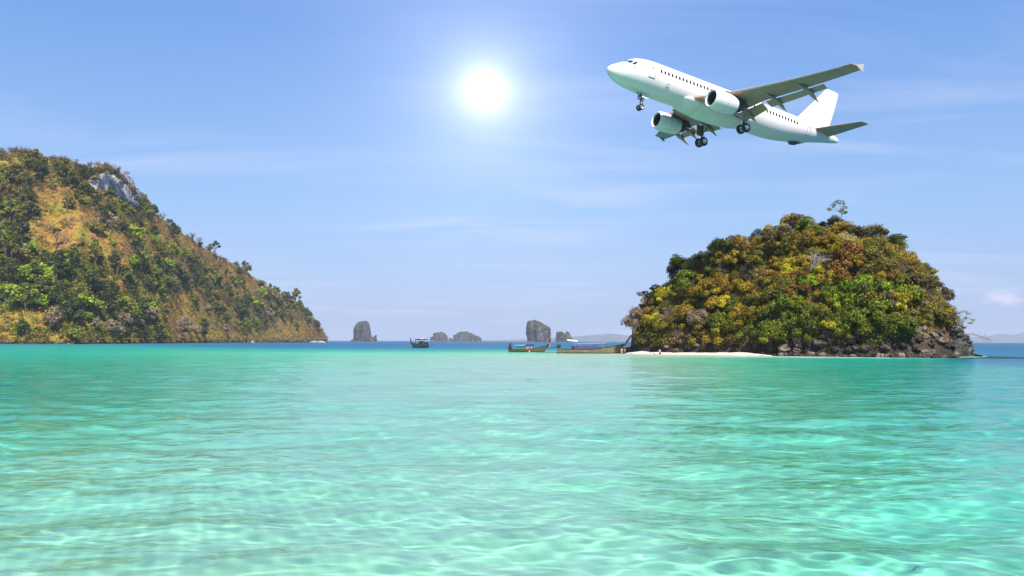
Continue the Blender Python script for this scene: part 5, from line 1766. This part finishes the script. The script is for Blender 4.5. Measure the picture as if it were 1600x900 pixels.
# small marks: static ports, hatch rings, gear-bay lines
MB().tube([fpt(7.4, ang_of(7.4, -1.05) + 0.20 * math.sin(a), 0.012) + Vector((0.22 * math.cos(a), 0, 0)) for a in np.linspace(0, 6.283, 17)], 0.014, 5).build('hatch', A_LINE, fuselage)
patch(7.32, 7.52, -1.12, -0.98, 0.014, round_=1.0).build('vent', A_DGREY, fuselage)
patch(2.55, 2.68, -0.16, -0.03, 0.03, round_=1.0).build('probe', A_DGREY, fuselage)
MB().tube([fpt(x, math.pi - 0.20, 0.010) for x in np.linspace(3.3, 5.2, 8)], 0.014, 5).build('gear_bay_line', A_LINE, fuselage)
# belly fairing
rg_ = []
for t in np.linspace(0, 1, 26):
    x = 9.6 + 11.8 * t
    k = max(0.02, math.sin(math.pi * t) ** 0.42) if 0 < t < 1 else 0.02
    rg_.append([Vector((x, math.cos(a) * 2.28 * k ** 0.5, -1.25 + math.sin(a) * (1.22 * k if math.sin(a) < 0 else 0.9 * k))) for a in np.linspace(0, 2 * math.pi, 37)[:-1]])
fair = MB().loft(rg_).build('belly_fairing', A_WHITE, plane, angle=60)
for x in (12.4, 18.6):
    MB().tube([Vector((x, math.cos(a) * 2.26, -1.25 + math.sin(a) * 1.21)) for a in np.linspace(math.pi * 1.02, math.pi * 1.75, 14)], 0.012, 5).build('panel_line', A_LINE, fair)
# dorsal pack under the tail
MB().tube([(28.6, 0, -1.42), (29.0, 0, -1.55), (29.8, 0, -1.36), (30.6, 0, -1.02)], [0.05, 0.28, 0.30, 0.1], 10).build('exhaust_fairing', A_DGREY, fuselage)


def airfoil(n=14, t=0.12):
    up, lo = [], []
    for k in range(n + 1):
        b = math.pi * k / n; x = 0.5 * (1 - math.cos(b))
        y = 5 * t * (0.2969 * math.sqrt(x) - 0.126 * x - 0.3516 * x ** 2 + 0.2843 * x ** 3 - 0.1036 * x ** 4)
        up.append((x, y + 0.02 * math.sin(math.pi * x))); lo.append((x, -y + 0.02 * math.sin(math.pi * x)))
    return up[::-1] + lo[1:-1]


def wing_loft(secs, t=0.12, cut=1.0, tw=0.0):
    """secs: (y, xLE, z, chord, thickness) -> lofted wing; cut < 1 trims the trailing edge"""
    rings = []
    for (y, xl, z, ch, th) in secs:
        rings.append([Vector((xl + min(px, cut) * ch, y, z + py * ch)) for px, py in airfoil(14, th)])
    return MB().loft(rings)


def wing_z(y):
    y = abs(y)
    return -1.15 + 0.085 * max(y - 1.9, 0) + 0.0034 * max(y - 1.9, 0) ** 2
def wing_le(y): return 11.75 + (abs(y) - 1.9) * math.tan(R(27.8)) - (0.7 * max(0, 4 - abs(y)) ** 1.3 * 0.3 if abs(y) < 4 else 0)
def wing_te(y):
    y = abs(y)
    return 18.0 + 0.05 * (y - 1.9) if y < 6.4 else 18.2 + (y - 6.4) * (21.75 - 18.2) / (17.2 - 6.4)


for side in (-1, 1):                              # -1 port, +1 starboard
    ys = [1.0, 2.0, 3.2, 4.6, 6.4, 8.5, 10.8, 13.2, 15.2, 16.8, 17.2]
    secs = [(side * y, wing_le(y), wing_z(y), wing_te(y) - wing_le(y), 0.145 - 0.035 * y / 17) for y in ys]
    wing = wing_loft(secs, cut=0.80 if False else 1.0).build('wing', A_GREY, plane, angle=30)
    if side == -1: wing['label'] = 'port wing, seen from below with flaps out'
    # bright leading-edge slats
    for (a, b) in ((2.9, 5.1), (6.5, 9.0), (9.05, 11.6), (11.65, 14.1), (14.15, 16.3)):
        rg_ = []
        for y in np.linspace(a, b, 4):
            ch = wing_te(y) - wing_le(y); k = 0.095 * ch; zz = wing_z(y) - 0.035 * ch - 0.04
            xl = wing_le(y) - 0.16
            rg_.append([Vector((xl + dx * k, side * y, zz + dz * k)) for dx, dz in ((1.25, 0.72), (0.7, 0.62), (0.25, 0.36), (0, 0), (0.12, -0.22), (0.45, -0.28), (0.5, -0.12), (0.75, 0.30))])
        MB().loft(rg_).build('slat', A_METAL, wing)
    # flaps drooped behind the wing, with a slot of daylight
    for (a, b) in ((2.15, 5.95), (6.5, 13.0)):
        rg_ = []
        for y in np.linspace(a, b, 6):
            ch = (wing_te(y) - wing_le(y)); fc = min(0.25 * ch, 1.35)
            x0 = wing_te(y) - 0.02 * ch + 0.12; z0 = wing_z(y) - 0.13
            dn = R(30)
            sec = []
            for px, py in airfoil(8, 0.13):
                lx, lz = px * fc, py * fc
                sec.append(Vector((x0 + lx * math.cos(dn) + lz * math.sin(dn), side * y, z0 - lx * math.sin(dn) + lz * math.cos(dn))))
            rg_.append(sec)
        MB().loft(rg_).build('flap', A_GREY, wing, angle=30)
    # flap track fairings
    for y in (3.6, 7.8, 11.4):
        ch = wing_te(y) - wing_le(y); s0 = wing_te(y)
        z0 = wing_z(y) - 0.22
        MB().tube([(s0 - 1.9, side * y, z0 + 0.16), (s0 - 1.2, side * y, z0 - 0.06), (s0 - 0.2, side * y, z0 - 0.20), (s0 + 0.8, side * y, z0 - 0.62), (s0 + 1.75, side * y, z0 - 1.12)], [0.04, 0.19, 0.24, 0.22, 0.03], 10).build('flap_track_fairing', A_GREY, wing)
    # wing-tip fence
    y = 17.22; xl = wing_le(y); zt = wing_z(y)
    f = [(xl + 0.55, 0.0), (xl + 1.55, 0.42), (xl + 1.85, 0.42), (xl + 1.68, 0.0), (xl + 1.78, -0.46), (xl + 1.50, -0.44)]
    MB().loft([[Vector((px, side * (y - 0.03), zt + pz)) for px, pz in f], [Vector((px, side * (y + 0.04), zt + pz)) for px, pz in f]]).build('wingtip_fence', pmat('fence_paint', (0.42, 0.40, 0.39), 0.4), wing)
    # engine
    eng = empty('engine', (0, 0, 0)); eng.parent = plane
    ex, ey, ez = 11.15, side * 5.15, -2.16
    prof = [(0.30, 0.80), (0.12, 0.86), (0.02, 0.92), (0.0, 0.98), (0.03, 1.03), (0.20, 1.10), (0.6, 1.18), (1.2, 1.215), (1.9, 1.20), (2.6, 1.13), (3.2, 1.02), (3.45, 0.96)]
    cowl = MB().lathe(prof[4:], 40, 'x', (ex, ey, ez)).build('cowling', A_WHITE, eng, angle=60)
    MB().lathe([(0.18, 0.85), (0.12, 0.865), (0.02, 0.92), (0.0, 0.98), (0.03, 1.03), (0.12, 1.075)], 40, 'x', (ex, ey, ez)).build('inlet_lip', A_WHITE, eng, angle=60)
    MB().lathe([(0.20, 0.835), (0.44, 0.805), (1.1, 0.80)], 40, 'x', (ex, ey, ez)).build('inlet_duct', A_DGREY, eng, angle=60)
    MB().lathe([(1.1, 0.81), (1.1, 0.05)], 40, 'x', (ex, ey, ez)).build('fan_backing', A_DGREY, eng)
    fan = MB()
    for k in range(24):
        a = 2 * math.pi * k / 24
        ca, sa = math.cos(a), math.sin(a)
        fan.add([(ex + 0.92, ey + 0.18 * ca, ez + 0.18 * sa), (ex + 1.06, ey + 0.18 * math.cos(a + .2), ez + 0.18 * math.sin(a + .2)), (ex + 1.04, ey + 0.78 * math.cos(a + .16), ez + 0.78 * math.sin(a + .16)), (ex + 0.92, ey + 0.78 * ca, ez + 0.78 * sa)], [(0, 1, 2, 3)])
    fan.build('fan', A_FAN, eng, smooth=False)
    MB().lathe([(0.62, 0.01), (0.72, 0.09), (0.9, 0.17), (1.1, 0.22)], 20, 'x', (ex, ey, ez)).build('spinner', A_DGREY, eng)
    MB().lathe([(3.38, 0.94), (3.05, 0.80), (3.0, 0.62), (3.9, 0.60), (4.45, 0.47), (4.40, 0.40), (4.3, 0.30), (4.9, 0.12), (5.2, 0.01)], 32, 'x', (ex, ey, ez)).build('exhaust_nozzle', A_DGREY, eng)
    MB().tube([Vector((ex + 1.75, ey + 1.209 * math.cos(a), ez + 1.209 * math.sin(a))) for a in np.linspace(0, 2 * math.pi, 41)], 0.012, 5).build('cowl_seam', A_LINE, cowl)
    # strake fin and pylon
    MB().loft([[Vector((ex + 0.9, ey + 0.8 * -side, ez + 0.88)), Vector((ex + 2.0, ey + 0.8 * -side, ez + 0.88)), Vector((ex + 2.0, ey + 1.08 * -side, ez + 1.14)), Vector((ex + 1.4, ey + 1.04 * -side, ez + 1.10))],
               [Vector((ex + 0.9, ey + 0.77 * -side, ez + 0.90)), Vector((ex + 2.0, ey + 0.77 * -side, ez + 0.90)), Vector((ex + 2.0, ey + 1.05 * -side, ez + 1.16)), Vector((ex + 1.4, ey + 1.01 * -side, ez + 1.12))]]).build('strake', A_WHITE, eng)
    wz = wing_z(5.15)
    side_prof = [(ex + 1.0, ez + 1.15), (ex + 2.2, ez + 1.42), (wing_le(5.15) + 0.4, wz + 0.10), (wing_le(5.15) + 2.6, wz - 0.15), (ex + 5.6, ez + 0.45), (ex + 4.2, ez + 0.30), (ex + 2.6, ez + 0.9)]
    MB().loft([[Vector((px, ey - 0.20, pz)) for px, pz in side_prof], [Vector((px, ey + 0.20, pz)) for px, pz in side_prof]]).build('pylon', A_DGREY, eng, smooth=False)
    # horizontal stabiliser
    hs = [(side * 0.5, 31.3, 0.82, 3.9, 0.10), (side * 1.2, 31.8, 0.90, 3.55, 0.10), (side * 6.1, 34.55, 1.42, 1.45, 0.09), (side * 6.25, 34.85, 1.44, 1.10, 0.06)]
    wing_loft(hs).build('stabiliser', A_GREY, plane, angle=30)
    # main gear
    g = empty('main_gear', (0, 0, 0)); g.parent = plane
    gy = side * 3.79; gx_ = 17.6; wz_ = -3.72
    MB().tube([(gx_ - 0.1, gy, -1.2), (gx_ - 0.03, gy, -2.4), (gx_, gy, wz_ + 0.1)], [0.17, 0.15, 0.10], 10).build('leg', A_METAL if False else A_DGREY, g)
    MB().tube([(gx_, gy, -2.7), (gx_ - 0.2, side * 2.2, -1.7)], 0.07, 8).build('side_brace', A_DGREY, g)
    MB().tube([(gx_ + 0.14, gy, -2.5), (gx_ + 0.45, gy, -3.05), (gx_ + 0.08, gy, -3.5)], 0.045, 6).build('torque_link', A_DGREY, g)
    MB().tube([(gx_, gy - 0.5, wz_), (gx_, gy + 0.5, wz_)], 0.08, 8).build('axle', A_DGREY, g)
    MB().box((gx_ - 0.2, gy + side * 0.38, -2.1), (0.9, 0.05, 1.5), Matrix.Rotation(side * -0.12, 3, 'X')).build('gear_door', A_GREY, g)
    for wy in (-0.46, 0.46):
        tyre = MB().lathe([(-0.19, 0.32), (-0.205, 0.42), (-0.19, 0.52), (-0.12, 0.575), (0, 0.585), (0.12, 0.575), (0.19, 0.52), (0.205, 0.42), (0.19, 0.32)], 28, 'y', (gx_, gy + wy, wz_)).build('tyre', A_TYRE, g)
        MB().lathe([(-0.17, 0.02), (-0.19, 0.10), (-0.12, 0.14), (-0.13, 0.27), (-0.18, 0.33), (0.18, 0.33), (0.13, 0.27), (0.12, 0.14), (0.19, 0.10), (0.17, 0.02)], 24, 'y', (gx_, gy + wy, wz_)).build('rim', A_METAL, tyre)
# nose gear
g = empty('nose_gear', (0, 0, 0)); g.parent = plane
MB().tube([(5.0, 0, -1.8), (5.05, 0, -2.7), (5.1, 0, -3.72)], [0.11, 0.10, 0.065], 10).build('leg', A_DGREY, g)
MB().tube([(5.05, 0, -2.6), (4.2, 0, -1.85)], 0.05, 8).build('drag_brace', A_DGREY, g)
MB().tube([(5.15, 0, -2.7), (5.42, 0, -3.1), (5.15, 0, -3.5)], 0.04, 6).build('torque_link', A_DGREY, g)
MB().box((5.0, 0, -2.55), (0.16, 0.5, 0.2)).build('landing_light', A_METAL, g)
for y in (-0.42, 0.42):
    MB().box((5.35, y, -2.32), (0.95, 0.04, 0.62), Matrix.Rotation(0.15 * (1 if y > 0 else -1), 3, 'X')).build('gear_door', A_WHITE, g)
MB().tube([(5.1, -0.3, -3.72), (5.1, 0.3, -3.72)], 0.05, 8).build('axle', A_DGREY, g)
for wy in (-0.25, 0.25):
    tyre = MB().lathe([(-0.10, 0.2), (-0.11, 0.28), (-0.09, 0.35), (0, 0.38), (0.09, 0.35), (0.11, 0.28), (0.10, 0.2)], 24, 'y', (5.1, wy, -3.72)).build('tyre', A_TYRE, g)
    MB().lathe([(-0.09, 0.02), (-0.07, 0.17), (-0.095, 0.21), (0.095, 0.21), (0.07, 0.17), (0.09, 0.02)], 20, 'y', (5.1, wy, -3.72)).build('rim', A_METAL, tyre)
# fin
fin_s = [(1.75, 28.9, 6.6), (2.3, 29.95, 5.75), (3.2, 30.75, 5.20), (5.4, 32.75, 3.8), (7.4, 34.45, 2.5), (7.62, 34.95, 1.9)]
rings = []
for (z, xl, ch) in fin_s:
    rings.append([Vector((xl + px * ch, py * ch * 0.8, z)) for px, py in [(a, b - 0.02 * math.sin(math.pi * a)) for a, b in airfoil(12, 0.10)]])
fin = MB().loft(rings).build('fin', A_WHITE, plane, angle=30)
MB().tube([(34.35, -0.10, 2.25), (36.05, -0.05, 7.35)], 0.012, 5).build('rudder_line', A_LINE, fin)
MB().tube([(12.0, 0, 2.0), (12.3, 0, 2.35), (12.45, 0, 2.36)], 0.03, 6).build('antenna', A_WHITE, plane)

PM = Matrix(((0.880492, -0.454848, 0.133622), (0.449819, 0.890569, 0.067425), (-0.149682, 0.000729, 0.988729)))
ref = Vector((40.25, 148.26, 46.25))
SCALE = 1.5                                     # narrow-body model enlarged and set back so its shadow falls behind the islet
plane.matrix_world = Matrix.Translation(ref - PM @ Vector((18 * SCALE, 0, 0))) @ PM.to_4x4() @ Matrix.Scale(SCALE, 4)

# ------------------------------------------------------------------ sea haze
hm = bpy.data.materials.new('sea_haze'); hm.use_nodes = True
hm.node_tree.nodes.clear()
ho = hm.node_tree.nodes.new('ShaderNodeOutputMaterial')
hv = hm.node_tree.nodes.new('ShaderNodeVolumePrincipled')
hv.inputs['Color'].default_value = (0.74, 0.83, 1.0, 1)
hv.inputs['Density'].default_value = 0.000085
hv.inputs['Anisotropy'].default_value = 0.0
hm.node_tree.links.new(hv.outputs[0], ho.inputs['Volume'])
bm = bmesh.new()
bmesh.ops.create_cube(bm, size=1.0)
for v in bm.verts:
    v.co.x *= 33800; v.co.y *= 33800; v.co.z = v.co.z * 230 + 97
me = bpy.data.meshes.new('haze'); bm.to_mesh(me); bm.free()
haze = link('haze', me, hm)
tag(haze, 'thin bluish sea haze over the whole bay', 'haze', kind='stuff')
